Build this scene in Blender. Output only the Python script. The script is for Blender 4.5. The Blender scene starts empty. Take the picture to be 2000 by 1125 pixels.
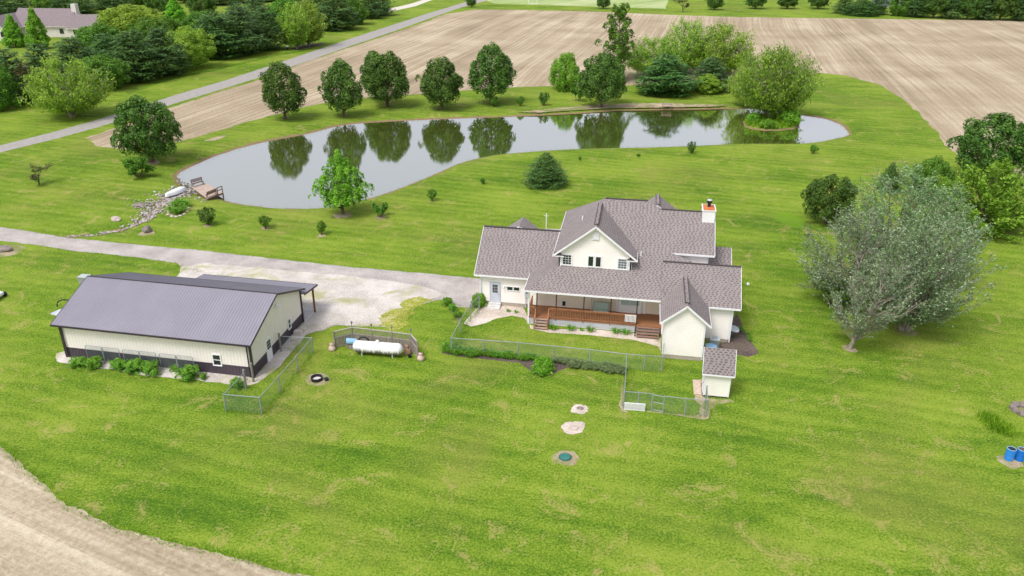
import bpy, bmesh, math, random
import numpy as np
from mathutils import Vector, noise as mnoise, geometry as mgeo
R = math.radians
SC = bpy.context.scene
COL = SC.collection
rng = np.random.default_rng(7)
random.seed(7)

# ------------------------------------------------------------------ camera
CAM_H = 34.0
FPX = 1540.0                      # focal length in pixels of a 2000 px wide frame
def _cam_axes():
    P, RO, YH = R(24.9), .0094, -.16
    cp, sp = math.cos(P), math.sin(P)
    c, s = math.cos(-YH), math.sin(-YH)
    w = lambda v: np.array([c*v[0]-s*v[1], s*v[0]+c*v[1], v[2]])
    r, f, u = w((1, 0, 0)), w((0, cp, -sp)), w((0, sp, cp))
    c, s = math.cos(RO), math.sin(RO)
    return c*r+s*u, -s*r+c*u, f
AX, AU, AF = _cam_axes()
cam = bpy.data.cameras.new('camera')
cam.sensor_width = 36; cam.lens = FPX/2000*36; cam.clip_end = 6000; cam.clip_start = .5
co = bpy.data.objects.new('camera', cam); COL.objects.link(co)
from mathutils import Matrix
co.matrix_world = Matrix(((AX[0], AU[0], -AF[0], 0), (AX[1], AU[1], -AF[1], 0), (AX[2], AU[2], -AF[2], CAM_H), (0, 0, 0, 1)))
SC.camera = co
# ------------------------------------------------------------------ sky, sun, exposure
SUN_EL, SUN_AZ = R(58), R(215)      # azimuth clockwise from +Y
wd = bpy.data.worlds.new('World'); SC.world = wd; wd.use_nodes = True
nt = wd.node_tree; bg = nt.nodes['Background']
sky = nt.nodes.new('ShaderNodeTexSky'); sky.sky_type = 'NISHITA'; sky.sun_disc = False
sky.sun_elevation = SUN_EL; sky.sun_rotation = SUN_AZ; sky.dust_density = 4; sky.air_density = 1.4
hs = nt.nodes.new('ShaderNodeHueSaturation'); hs.inputs['Saturation'].default_value = .28
nt.links.new(sky.outputs[0], hs.inputs['Color']); tn = nt.nodes.new('ShaderNodeMix'); tn.data_type = 'RGBA'; tn.blend_type = 'MULTIPLY'; tn.inputs[0].default_value = 1; tn.inputs[7].default_value = (1, .985, 1.06, 1)
nt.links.new(hs.outputs[0], tn.inputs[6]); nt.links.new(tn.outputs[2], bg.inputs['Color'])
bg.inputs['Strength'].default_value = .15
sl = bpy.data.lights.new('sun', 'SUN'); sl.energy = 1.5; sl.angle = R(17); sl.color = (1, .96, .9)
so = bpy.data.objects.new('sun', sl); COL.objects.link(so)
sd = Vector((math.sin(SUN_AZ)*math.cos(SUN_EL), math.cos(SUN_AZ)*math.cos(SUN_EL), math.sin(SUN_EL)))
so.rotation_euler = sd.to_track_quat('Z', 'Y').to_euler(); so.location = (0, 0, 120)
vs = SC.view_settings; vs.view_transform = 'Standard'; vs.look = 'None'; vs.gamma = 1; vs.exposure = 0.34

# ------------------------------------------------------------------ helpers
def G(px, py, z=0.):                # the point of height z seen at a pixel of the 2000 x 1125 survey photo
    d = AX*(px-1000)/FPX + AU*(562.5-py)/FPX + AF
    t = (z-CAM_H)/d[2]
    return np.array([d[0]*t, d[1]*t, z])
def HT(b, ty, tx=None):             # height of something standing on pixel b whose top reaches row ty
    p = G(*b); d = AX*((tx if tx is not None else b[0])-1000)/FPX + AU*(562.5-ty)/FPX + AF
    k = (p[0]*d[0]+p[1]*d[1])/(d[0]**2+d[1]**2)
    return CAM_H + d[2]*k
def WPX(b, w):                      # metres spanned by w pixels at ground pixel b
    p = G(*b); return w*float(np.dot(p-np.array([0, 0, CAM_H]), AF))/FPX
ORG = {}
def tag(o, label=None, cat=None, group=None, kind=None):
    if label: o['label'] = label
    if cat: o['category'] = cat
    if group: o['group'] = group
    if kind: o['kind'] = kind
    return o
def thing(name, label, cat, loc=(0, 0, 0), group=None, rz=0):
    o = bpy.data.objects.new(name, None); COL.objects.link(o); o.location = tuple(float(v) for v in loc)
    o.empty_display_size = .3; o.rotation_euler.z = rz
    ORG[o.name] = np.array([float(v) for v in loc])
    return tag(o, label, cat, group)
def org(o):
    while o.parent: o = o.parent
    return ORG.get(o.name, np.zeros(3))
class MB:
    def __init__(s): s.v = []; s.f = []; s.uv = []; s.mi = []
    def face(s, pts, uv=None, mi=0):
        n = len(s.v); s.v += [tuple(float(c) for c in p) for p in pts]
        s.f.append(tuple(range(n, n+len(pts)))); s.mi.append(mi)
        if uv is None:
            P = [np.array(p, float) for p in pts]
            nn = np.zeros(3)
            for i in range(len(P)): nn += np.cross(P[i], P[(i+1) % len(P)])
            L = np.linalg.norm(nn); nn = nn/L if L else np.array([0, 0, 1.])
            if abs(nn[2]) > .98: a = np.array([1., 0, 0]); b = np.array([0, 1., 0])
            else:
                a = np.cross([0, 0, 1.], nn); a /= np.linalg.norm(a); b = np.cross(nn, a)
            uv = [(float(p@a), float(p@b)) for p in P]
        s.uv += list(uv)
        return s
    def box(s, a, b, mi=0):
        x0, y0, z0 = a; x1, y1, z1 = b
        s.hull([(x0, y0, z0), (x1, y0, z0), (x1, y1, z0), (x0, y1, z0)], [(x0, y0, z1), (x1, y0, z1), (x1, y1, z1), (x0, y1, z1)], mi)
        return s
    def hull(s, bot, top, mi=0):
        n = len(bot)
        s.face(top, mi=mi); s.face(bot[::-1], mi=mi)
        for i in range(n):
            j = (i+1) % n; s.face([bot[i], bot[j], top[j], top[i]], mi=mi)
        return s
    def beam(s, p, q, w=.1, h=None, up=(0, 0, 1), mi=0):      # box along a segment
        h = w if h is None else h
        p = np.array(p, float); q = np.array(q, float); d = q-p; d /= max(1e-9, np.linalg.norm(d))
        a = np.cross(d, up)
        if np.linalg.norm(a) < 1e-4: a = np.cross(d, (1, 0, 0))
        a /= np.linalg.norm(a); b = np.cross(a, d)
        r = lambda c: [c-a*w/2-b*h/2, c+a*w/2-b*h/2, c+a*w/2+b*h/2, c-a*w/2+b*h/2]
        A, B = r(p), r(q)
        s.face(A[::-1], mi=mi); s.face(B, mi=mi)
        for i in range(4):
            j = (i+1) % 4; s.face([A[i], A[j], B[j], B[i]], mi=mi)
        return s
    def tube(s, p, q, r0=.03, r1=None, n=8, mi=0):
        r1 = r0 if r1 is None else r1
        return s.rings([p, q], [r0, r1], n, mi)
    def rings(s, pts, rad, n=8, mi=0, cap=True):
        P = [np.array(p, float) for p in pts]; rs = []
        for i, p in enumerate(P):
            d = P[min(i+1, len(P)-1)]-P[max(i-1, 0)]; d /= max(1e-9, np.linalg.norm(d))
            a = np.cross(d, (0, 0, 1)) if abs(d[2]) < .95 else np.cross(d, (1, 0, 0))
            a /= np.linalg.norm(a); b = np.cross(d, a)
            rs.append([p+rad[i]*(a*math.cos(t)+b*math.sin(t)) for t in np.linspace(0, 2*math.pi, n, endpoint=False)])
        for k in range(len(rs)-1):
            for i in range(n):
                j = (i+1) % n; s.face([rs[k][i], rs[k][j], rs[k+1][j], rs[k+1][i]], mi=mi)
        if cap: s.face(rs[0][::-1], mi=mi); s.face(rs[-1], mi=mi)
        return s
    def slab(s, pts, th=.12):        # roof slab: top face as given, thickness downwards
        P = [tuple(p) for p in pts]; Q = [(p[0], p[1], p[2]-th) for p in P]
        # make the top face point up
        ar = sum(P[i][0]*P[(i+1) % len(P)][1]-P[(i+1) % len(P)][0]*P[i][1] for i in range(len(P)))
        if ar < 0: P = P[::-1]; Q = Q[::-1]
        s.face(P)
        s.face(Q[::-1], mi=1)
        for i in range(len(P)):
            j = (i+1) % len(P); s.face([Q[i], Q[j], P[j], P[i]], mi=1)
        return s
    def build(s, name, mat, parent=None, loc=None, smooth=False, bevel=0, weld=False):
        o0 = org(parent) if parent else (np.array([float(c) for c in loc]) if loc is not None else np.zeros(3))
        me = bpy.data.meshes.new(name)
        me.from_pydata([(v[0]-o0[0], v[1]-o0[1], v[2]-o0[2]) for v in s.v], [], s.f)
        uvl = me.uv_layers.new(name='UVMap')
        flat = [c for t in s.uv for c in t]
        if len(flat) == len(me.loops)*2: uvl.data.foreach_set('uv', flat)
        for m in (mat if isinstance(mat, (list, tuple)) else [mat]): me.materials.append(m)
        if max(s.mi) > 0 and len(me.materials) > 1: me.polygons.foreach_set('material_index', s.mi)
        if weld or smooth or bevel:
            bm = bmesh.new(); bm.from_mesh(me); bmesh.ops.remove_doubles(bm, verts=bm.verts, dist=1e-4)
            bmesh.ops.recalc_face_normals(bm, faces=bm.faces); bm.to_mesh(me); bm.free()
        if smooth: me.polygons.foreach_set('use_smooth', [True]*len(me.polygons))
        me.update()
        o = bpy.data.objects.new(name, me); COL.objects.link(o)
        if parent: o.parent = parent
        elif loc is not None: o.location = tuple(float(c) for c in loc); ORG[o.name] = o0
        if bevel:
            b = o.modifiers.new('bevel', 'BEVEL'); b.width = bevel; b.segments = 2; b.limit_method = 'ANGLE'
        return o

# ------------------------------------------------------------------ materials
class NT:
    def __init__(s, name):
        s.m = bpy.data.materials.new(name); s.m.use_nodes = True; s.t = s.m.node_tree
        s.b = s.t.nodes['Principled BSDF']; s.out = s.t.nodes['Material Output']
    def n(s, typ, **kw):
        x = s.t.nodes.new(typ)
        for k, v in kw.items():
            if k.startswith('i_'):
                key = k[2:]; key = int(key) if key.isdigit() else key.replace('_', ' ')
                if isinstance(v, bpy.types.NodeSocket): s.t.links.new(v, x.inputs[key])
                else: x.inputs[key].default_value = v
            else: setattr(x, k, v)
        return x
    def link(s, a, b): s.t.links.new(a, b)
    def coord(s, which='Object', rot=0, scale=(1, 1, 1)):
        c = s.n('ShaderNodeTexCoord').outputs[which]
        mp = s.n('ShaderNodeMapping'); s.link(c, mp.inputs[0]); mp.inputs['Rotation'].default_value = (0, 0, rot); mp.inputs['Scale'].default_value = scale
        return mp.outputs[0]
    def noise(s, vec, scale, detail=4, rough=.6, dist=0):
        return s.n('ShaderNodeTexNoise', i_Vector=vec, i_Scale=scale, i_Detail=detail, i_Roughness=rough, i_Distortion=dist).outputs['Fac']
    def ramp(s, fac, stops):
        r = s.n('ShaderNodeValToRGB'); e = r.color_ramp.elements
        while len(e) < len(stops): e.new(.5)
        for i, (p, c) in enumerate(stops):
            e[i].position = p; e[i].color = (c, c, c, 1) if isinstance(c, (int, float)) else (*c, 1)
        s.link(fac, r.inputs[0]); return r.outputs[0]
    def mix(s, fac, a, b, mode='MIX'):
        x = s.n('ShaderNodeMix', data_type='RGBA', blend_type=mode)
        for k, v in ((0, fac), (6, a), (7, b)):
            if isinstance(v, bpy.types.NodeSocket): s.link(v, x.inputs[k])
            else: x.inputs[k].default_value = v if k == 0 else ((*v, 1) if len(v) == 3 else v)
        return x.outputs[2]
    def math(s, op, a, b=0., c=None):
        x = s.n('ShaderNodeMath', operation=op)
        for k, v in ((0, a), (1, b)) + (((2, c),) if c is not None else ()):
            if isinstance(v, bpy.types.NodeSocket): s.link(v, x.inputs[k])
            else: x.inputs[k].default_value = v
        return x.outputs[0]
    def bump(s, h, strength=.4, dist=.05):
        b = s.n('ShaderNodeBump', i_Strength=strength, i_Distance=dist, i_Height=h); s.link(b.outputs[0], s.b.inputs['Normal']); return b
    def done(s, col=None, rough=.8, spec=.3, metal=0):
        if col is not None:
            if isinstance(col, bpy.types.NodeSocket): s.link(col, s.b.inputs['Base Color'])
            else: s.b.inputs['Base Color'].default_value = (*col, 1)
        s.b.inputs['Roughness'].default_value = rough; s.b.inputs['Specular IOR Level'].default_value = spec; s.b.inputs['Metallic'].default_value = metal
        return s.m
def cm(name, c1, c2=None, scale=3, rough=.8, bump=0, metal=0, spec=.3, stretch=(1, 1, 1), bdist=.03):
    t = NT(name); v = t.coord('Object', 0, stretch)
    if c2 is None: c2 = tuple(c*.86 for c in c1)
    f = t.noise(v, scale, 5)
    col = t.ramp(f, [(.3, c2), (.7, c1)])
    if bump: t.bump(f, bump, bdist)
    return t.done(col, rough, spec, metal)
def lawn_mat(name, dk, md, lt, tan, stripe=.0, srot=0., tanamt=.68, fine=1.0):
    t = NT(name); v = t.coord()
    vs_ = t.coord('Object', R(6), (.55, 1.25, 1)); n1 = t.noise(v, .04, 4, .6); n2 = t.noise(vs_, .16, 7, .62, .5); n3 = t.noise(v, 1.3*fine, 5, .65); n4 = t.noise(v, 6*fine, 4, .7)
    s = t.math('ADD', t.math('MULTIPLY', n1, .55), t.math('MULTIPLY', n2, .60))
    s = t.math('SUBTRACT', s, .075)
    s = t.math('ADD', s, t.math('MULTIPLY', t.math('SUBTRACT', n3, .5), .34))
    n8 = t.noise(v, 15*fine, 3, .7); s = t.math('ADD', s, t.math('MULTIPLY', t.math('SUBTRACT', n8, .5), .9))
    s = t.math('ADD', s, t.math('MULTIPLY', t.math('SUBTRACT', n4, .5), 1.15))
    if stripe:
        vr = t.coord('Object', srot, (1, 1, 1))
        sx = t.n('ShaderNodeSeparateXYZ', i_0=vr)
        wob = t.math('MULTIPLY', t.math('SUBTRACT', n2, .5), 3.0)
        w = t.math('SINE', t.math('MULTIPLY', t.math('ADD', sx.outputs[1], wob), 3.6))
        vp = t.coord('Object', srot, (.03, .5, 1)); n5 = t.noise(vp, 1, 3)
        s = t.math('ADD', s, t.math('MULTIPLY', w, stripe)); s = t.math('ADD', s, t.math('MULTIPLY', t.math('SUBTRACT', n5, .5), stripe*5))
    col = t.ramp(s, [(.27, dk), (.48, md), (.70, lt)])
    n6 = t.noise(v, .33, 5, .7, 1.2)
    tf = t.ramp(t.math('ADD', n6, t.math('MULTIPLY', t.math('SUBTRACT', n4, .5), .35)), [(tanamt, 0.), (tanamt+.12, .55)])
    col = t.mix(tf, col, tan)
    n7 = t.noise(v, .07, 5, .6, .8); col = t.mix(t.ramp(n7, [(.50, 0.), (.68, .32)]), col, (.235, .215, .06))
    t.bump(t.math('ADD', n4, t.math('MULTIPLY', n3, .8)), .6, .12)
    return t.done(col, .95, .1)
def shingle_mat():
    t = NT('asphalt_shingles'); u = t.n('ShaderNodeUVMap').outputs[0]
    sp = t.n('ShaderNodeSeparateXYZ', i_0=u); n1 = t.noise(u, 2.6, 3); rowv = t.math('DIVIDE', sp.outputs[1], .19)
    row = t.math('FLOOR', rowv)
    jit = t.math('MULTIPLY', t.math('SINE', t.math('MULTIPLY', row, 12.9898)), 43.758)
    ux = t.math('ADD', t.math('DIVIDE', sp.outputs[0], .36), t.math('ADD', jit, t.math('MULTIPLY', n1, 1.5)))
    dash = t.ramp(t.math('FRACT', ux), [(.0, 0.), (.06, 1.), (.46, 1.), (.52, 0.)])
    fr = t.math('FRACT', rowv); line = t.ramp(fr, [(0., 1.), (.12, .0)])
    inrow = t.ramp(fr, [(.0, 1.), (.55, .8), (.62, 0.)])
    n = t.noise(u, .45, 4); n2 = t.noise(u, 11, 3)
    s = t.math('SUBTRACT', .78, t.math('MULTIPLY', t.math('MULTIPLY', dash, inrow), .52))
    s = t.math('SUBTRACT', s, t.math('MULTIPLY', line, .22))
    s = t.math('ADD', s, t.math('MULTIPLY', t.math('SUBTRACT', n, .5), .30))
    s = t.math('ADD', s, t.math('MULTIPLY', t.math('SUBTRACT', n2, .5), .35))
    col = t.ramp(s, [(.0, (.066, .057, .057)), (.35, (.138, .119, .116)), (.7, (.25, .218, .208)), (1., (.33, .29, .28))])
    t.bump(s, .5, .03)
    return t.done(col, .9, .25)
def siding_mat(name, c, pitch=.15, dirty=.9):
    t = NT(name); v = t.coord(); sz = t.n('ShaderNodeSeparateXYZ', i_0=v).outputs[2]
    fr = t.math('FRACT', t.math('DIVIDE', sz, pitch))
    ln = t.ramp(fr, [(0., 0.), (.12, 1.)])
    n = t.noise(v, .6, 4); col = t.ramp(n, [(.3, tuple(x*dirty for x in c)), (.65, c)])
    col = t.mix(t.math('MULTIPLY', t.math('SUBTRACT', 1., ln), .5), col, tuple(x*.55 for x in c))  # shadow under each lap painted in as a darker line
    t.bump(t.math('SUBTRACT', 1., fr), .5, .02)
    return t.done(col, .55, .35)
def wire_mat():
    t = NT('chain_link_wire'); u = t.n('ShaderNodeUVMap').outputs[0]; s = t.n('ShaderNodeSeparateXYZ', i_0=u)
    a = t.math('ADD', s.outputs[0], s.outputs[1]); b = t.math('SUBTRACT', s.outputs[0], s.outputs[1])
    def line(x): return t.math('LESS_THAN', t.math('ABSOLUTE', t.math('SUBTRACT', t.math('FRACT', t.math('DIVIDE', x, .085)), .5)), .05)
    f = t.math('MAXIMUM', line(a), line(b))
    t.done((.14, .21, .19), .5, .4)
    tr = t.n('ShaderNodeBsdfTransparent'); mx = t.n('ShaderNodeMixShader', i_0=f); t.link(tr.outputs[0], mx.inputs[1]); t.link(t.b.outputs[0], mx.inputs[2]); t.link(mx.outputs[0], t.out.inputs[0])
    return t.m
def leaf_mat(name, cols, trans=.3, rough=.55, spec=.25, objvar=.12, tscale=1.25):
    t = NT(name)
    rnd = t.n('ShaderNodeNewGeometry').outputs['Random Per Island']
    v = t.coord(); n = t.noise(v, .55, 2)
    s = t.math('ADD', t.math('MULTIPLY', rnd, .7), t.math('MULTIPLY', t.math('SUBTRACT', n, .35), .7))
    col = t.ramp(s, [(.1, cols[0]), (.5, cols[1]), (.9, cols[2])])
    ob = t.n('ShaderNodeObjectInfo').outputs['Random']
    h = t.n('ShaderNodeHueSaturation', i_Color=col, i_Value=t.math('ADD', 1-objvar, t.math('MULTIPLY', ob, 2*objvar)), i_Hue=t.math('ADD', .5-objvar*.08, t.math('MULTIPLY', ob, objvar*.16)))
    t.done(h.outputs[0], rough, spec)
    tr = t.n('ShaderNodeBsdfTranslucent'); g = t.n('ShaderNodeMix', data_type='RGBA', blend_type='MULTIPLY'); g.inputs[0].default_value = 1
    t.link(h.outputs[0], g.inputs[6]); g.inputs[7].default_value = (tscale, tscale*1.1, tscale*.6, 1)
    t.link(g.outputs[2], tr.inputs[0])
    mx = t.n('ShaderNodeMixShader'); mx.inputs[0].default_value = trans; t.link(t.b.outputs[0], mx.inputs[1]); t.link(tr.outputs[0], mx.inputs[2]); t.link(mx.outputs[0], t.out.inputs[0])
    return t.m
def field_mat(name, rots, split=None, c=((.235, .182, .118), (.37, .30, .20), (.54, .46, .33)), width=1.4, green=0.):
    t = NT(name); v = t.coord(); outs = []
    warp = t.n('ShaderNodeTexNoise', i_Vector=v, i_Scale=.009, i_Detail=1).outputs['Color']
    vw = t.n('ShaderNodeVectorMath', operation='MULTIPLY_ADD'); t.link(warp, vw.inputs[0]); vw.inputs[1].default_value = (7, 7, 0); t.link(v, vw.inputs[2])
    for r in rots:
        mp = t.n('ShaderNodeMapping'); t.link(vw.outputs[0], mp.inputs[0]); mp.inputs['Rotation'].default_value = (0, 0, -r); mp.inputs['Scale'].default_value = (1, 1, 1)
        m2 = t.n('ShaderNodeVectorMath', operation='MULTIPLY'); t.link(mp.outputs[0], m2.inputs[0]); m2.inputs[1].default_value = (.012, width*.75, 1)
        a = t.noise(m2.outputs[0], 1, 5, .7)
        m3 = t.n('ShaderNodeVectorMath', operation='MULTIPLY'); t.link(mp.outputs[0], m3.inputs[0]); m3.inputs[1].default_value = (.01, width*.12, 1)
        b = t.noise(m3.outputs[0], 1, 3, .6)
        yy = t.n('ShaderNodeSeparateXYZ', i_0=mp.outputs[0]).outputs[1]; m4 = t.n('ShaderNodeVectorMath', operation='MULTIPLY'); t.link(mp.outputs[0], m4.inputs[0]); m4.inputs[1].default_value = (.015, .06, 1)
        wv = t.math('POWER', t.math('ADD', .5, t.math('MULTIPLY', t.math('SINE', t.math('MULTIPLY', yy, 2.9*width)), .5)), 3.); wv = t.math('MULTIPLY', wv, t.ramp(t.noise(m4.outputs[0], 1, 3, .6), [(.42, 0.), (.65, .075)]))
        outs.append(t.math('ADD', wv, t.math('ADD', t.math('MULTIPLY', a, .62), t.math('MULTIPLY', b, .38))))
    s = outs[0]
    if len(outs) > 1:
        sx = t.n('ShaderNodeSeparateXYZ', i_0=v)
        e = t.math('ADD', sx.outputs[0], t.math('MULTIPLY', sx.outputs[1], split[2]))
        f = t.n('ShaderNodeMapRange', i_Value=e); f.inputs[1].default_value = split[0]; f.inputs[2].default_value = split[1]; f.interpolation_type = 'SMOOTHSTEP'
        x = t.n('ShaderNodeMix', data_type='FLOAT'); t.link(f.outputs[0], x.inputs[0]); t.link(outs[0], x.inputs[2]); t.link(outs[1], x.inputs[3]); s = x.outputs[0]
    n3 = t.noise(v, 2.2, 5, .7); n4 = t.noise(v, .045, 4, .6)
    s = t.math('ADD', s, t.math('MULTIPLY', t.math('SUBTRACT', n3, .5), .5)); s = t.math('ADD', s, t.math('MULTIPLY', t.math('SUBTRACT', n4, .5), .42))
    col = t.ramp(s, [(.33, c[0]), (.5, c[1]), (.68, c[2])])
    if green:
        n5 = t.noise(v, .9, 5, .75); col = t.mix(t.ramp(n5, [(.58, 0.), (.75, green)]), col, (.18, .26, .07))
    t.bump(t.math('ADD', s, n3), .8, .12)
    return t.done(col, .95, .1)

C_SIDING = (.96, .91, .85)
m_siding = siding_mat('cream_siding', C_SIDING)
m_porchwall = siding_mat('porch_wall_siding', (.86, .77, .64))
m_white = cm('white_trim', (.86, .86, .86), (.78, .78, .79), 4, .45)
m_shingle = shingle_mat()
m_ridge = cm('shaded_ridge_shingles', (.10, .082, .085), (.06, .05, .052), 6, .9, .3)  # ridge shingles darkened to paint in the shadow line along the ridge
m_found = cm('concrete_foundation', (.47, .41, .33), (.34, .30, .25), 5, .9, .3)
m_glass = NT('window_glass').done((.02, .025, .03), .06, .8)
m_paleglass = NT('curtained_glass').done((.42, .55, .55), .1, .7)
m_door = cm('pale_grey_door_paint', (.58, .61, .67), None, 2, .5)
m_deck = cm('stained_deck_boards', (.36, .17, .08), (.22, .10, .05), 5, .7, .2, stretch=(1, 7, 1))
m_rail = cm('stained_rail_wood', (.42, .19, .09), (.27, .12, .06), 5, .7)
m_step = cm('weathered_step_wood', (.50, .36, .27), (.30, .20, .15), 4, .8, stretch=(1, 5, 1))
m_brown = cm('dark_brown_post', (.09, .05, .035), (.06, .035, .025), 4, .7)
m_orange = cm('copper_chimney_cap', (.62, .20, .06), (.42, .12, .04), 3, .5)
m_black = cm('black_metal', (.025, .025, .03), (.015, .015, .018), 3, .5)
m_grey = cm('galvanised_steel', (.38, .41, .43), (.27, .30, .32), 3, .4, metal=.3)
m_ltgrey = cm('light_grey_box', (.52, .56, .60), (.42, .46, .50), 3, .5)
m_wire = wire_mat()
m_metalroof = cm('grey_metal_roofing', (.248, .240, .272), (.218, .210, .240), .4, .42, metal=.0, spec=.5)
m_rib = cm('metal_roof_ribs', (.30, .285, .34), (.26, .245, .30), .4, .4, spec=.5)
m_dktrim = cm('dark_brown_metal', (.05, .04, .042), (.035, .028, .03), 1, .45)
m_barncream = cm('cream_metal_siding', (.88, .83, .76), (.81, .76, .70), .5, .5)
m_barnbrown = cm('brown_metal_wainscot', (.085, .068, .085), (.06, .048, .06), .8, .45)
m_oldwood = cm('weathered_grey_wood', (.36, .31, .28), (.16, .13, .12), 2.2, .9, .3, stretch=(6, 6, .5))
m_greywood = cm('grey_wooden_post', (.30, .28, .25), (.20, .18, .16), 4, .9)
m_conc = cm('pale_concrete', (.66, .65, .62), (.54, .53, .50), 2, .9, .2)
m_rock = cm('limestone_rocks', (.58, .53, .49), (.24, .20, .19), .9, .9, .4)
m_boulder = cm('dark_boulder_stone', (.30, .26, .23), (.16, .13, .12), 3, .9, .5)
m_paleb = cm('pale_boulder_stone', (.58, .50, .44), (.38, .31, .27), 3, .9, .5)
m_clay = cm('terracotta_clay', (.66, .50, .43), (.50, .36, .30), 4, .8)
m_bark = cm('tree_bark', (.17, .12, .085), (.07, .05, .035), 5, .95, .5, stretch=(1, 1, .3))
m_greybark = cm('pale_grey_bark', (.38, .34, .27), (.15, .125, .10), 4, .95, .4, stretch=(1, 1, .35))
m_bluebarrel = cm('blue_plastic', (.02, .26, .72), (.02, .20, .60), 2, .35, spec=.5)
m_blue2 = cm('pale_blue_plastic', (.28, .52, .75), None, 2, .4)
m_mulch = cm('dark_mulch', (.15, .11, .10), (.075, .055, .05), 7, .95, .6)
m_tan = cm('dry_bare_soil', (.50, .40, .28), (.28, .26, .12), 1.3, .95, .4)
m_pebble = cm('tan_pebble_bed', (.62, .50, .40), (.40, .30, .22), 6, .95, .5)
# greens
L_dark = leaf_mat('dark_maple_leaves', ((.022, .068, .010), (.080, .175, .022), (.20, .335, .05)), .26)
L_mid = leaf_mat('mid_green_leaves', ((.05, .13, .014), (.12, .27, .026), (.24, .43, .055)), .3)
L_bright = leaf_mat('bright_green_leaves', ((.09, .24, .016), (.21, .46, .034), (.38, .66, .08)), .38)
L_yellow = leaf_mat('yellow_green_willow_leaves', ((.15, .25, .025), (.30, .46, .05), (.46, .62, .10)), .4)
L_pine = leaf_mat('blue_green_pine_needles', ((.035, .088, .028), (.090, .190, .048), (.19, .32, .085)), .18)
L_spruce = leaf_mat('dark_green_spruce_needles', ((.028, .08, .018), (.075, .18, .035), (.17, .32, .07)), .15)
L_silver = leaf_mat('silver_poplar_leaves', ((.09, .155, .06), (.225, .33, .165), (.46, .55, .38)), .28, tscale=1.0)
L_silverg = leaf_mat('greener_poplar_leaves', ((.09, .18, .06), (.20, .34, .13), (.44, .56, .32)), .28, tscale=1.0)
L_grass = leaf_mat('grass_blades', ((.10, .20, .012), (.19, .36, .02), (.34, .48, .04)), .3, .8, .1)
L_plant = leaf_mat('garden_plant_leaves', ((.07, .19, .015), (.16, .37, .03), (.32, .56, .07)), .3)
L_greyplant = leaf_mat('grey_green_plant_leaves', ((.10, .16, .06), (.22, .30, .12), (.40, .48, .23)), .3)
L_brownish = leaf_mat('brownish_sapling_leaves', ((.07, .08, .035), (.14, .15, .05), (.22, .24, .08)), .2)

LAWN = lawn_mat('mown_lawn', (.050, .124, .009), (.140, .234, .017), (.255, .332, .042), (.40, .33, .12), stripe=.034, srot=R(8), tanamt=.555)
# ------------------------------------------------------------------ the ground
POND_PX = [(350,345),(352,358),(374,374),(430,389),(480,400),(560,407),(640,405),(700,393),(760,375),(820,352),(860,335),(900,318),(960,304),(1030,297),(1130,291),(1300,287),(1450,281),(1550,281),(1600,277),(1635,270),(1655,264),(1650,252),(1640,244),(1610,232),(1570,226),(1530,218),(1500,213),(1430,213),(1300,215),(1200,217),(1130,222),(1000,228),(860,233),(720,240),(660,247),(600,262),(520,277),(450,296),(390,320),(357,336)]
WL = -.42
def smooth_closed(P, step=1.2, z=0.):
    P = np.array([p[:2] for p in P]); n = len(P); out = []
    for i in range(n):
        p0, p1, p2, p3 = P[i-1], P[i], P[(i+1) % n], P[(i+2) % n]
        k = max(2, int(np.linalg.norm(p2-p1)/step))
        for t in np.linspace(0, 1, k, endpoint=False):
            out.append(.5*((2*p1)+(-p0+p2)*t+(2*p0-5*p1+4*p2-p3)*t*t+(-p0+3*p1-3*p2+p3)*t**3))
    return np.array(out)
POND = smooth_closed([G(x, y, WL) for x, y in POND_PX])
def seg_dist(X, Y, poly, closed=True):
    d = np.full(X.shape, 1e9); n = len(poly)
    for i in range(n if closed else n-1):
        a = poly[i]; b = poly[(i+1) % n]; ab = b-a; L = max(1e-9, ab@ab)
        t = np.clip(((X-a[0])*ab[0]+(Y-a[1])*ab[1])/L, 0, 1)
        d = np.minimum(d, np.hypot(X-a[0]-t*ab[0], Y-a[1]-t*ab[1]))
    return d
def inside(X, Y, poly):
    c = np.zeros(X.shape, bool); n = len(poly)
    for i in range(n):
        a = poly[i]; b = poly[i-1]
        k = ((a[1] > Y) != (b[1] > Y))
        with np.errstate(divide='ignore', invalid='ignore'):
            xx = (b[0]-a[0])*(Y-a[1])/(b[1]-a[1])+a[0]
        c ^= (k & (X < xx))
    return c
ISL = np.array([G(x, y, WL)[:2] for x, y in ((1452,238),(1456,248),(1480,254),(1520,255),(1556,250),(1562,241),(1550,231),(1515,224),(1480,224),(1460,230))])
ISL = smooth_closed(ISL, 1.)
STREAM_PX = [(372,366),(345,378),(318,388),(304,402),(296,416),(272,432),(235,446),(185,455),(125,459)]
STREAM = np.array([G(x, y)[:2] for x, y in STREAM_PX])
def axis(lo, hi, flo, fhi, fine, coarse):
    a = [flo]; 
    while a[-1] < fhi: a.append(a[-1]+fine)
    s = fine
    while a[-1] < hi: s = min(s*1.5, coarse); a.append(a[-1]+s)
    s = fine
    while a[0] > lo: s = min(s*1.5, coarse); a.insert(0, a[0]-s)
    return np.array(a)
gx_ = axis(-2600, 2600, -64, 36, .55, 300); gy_ = axis(-300, 4200, 66, 176, .55, 300)
X, Y = np.meshgrid(gx_, gy_)
near = (X > -70) & (X < 45) & (Y > 62) & (Y < 190)
Z = np.zeros(X.shape)
xs, ys = X[near], Y[near]
d = seg_dist(xs, ys, POND); ins = inside(xs, ys, POND)
z = np.where(ins, WL-.05-.32*d, WL+np.minimum(1, (d/2.6)**.75)*(-WL)); z = np.maximum(z, -2.2)
di = seg_dist(xs, ys, ISL); ii = inside(xs, ys, ISL)
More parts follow.
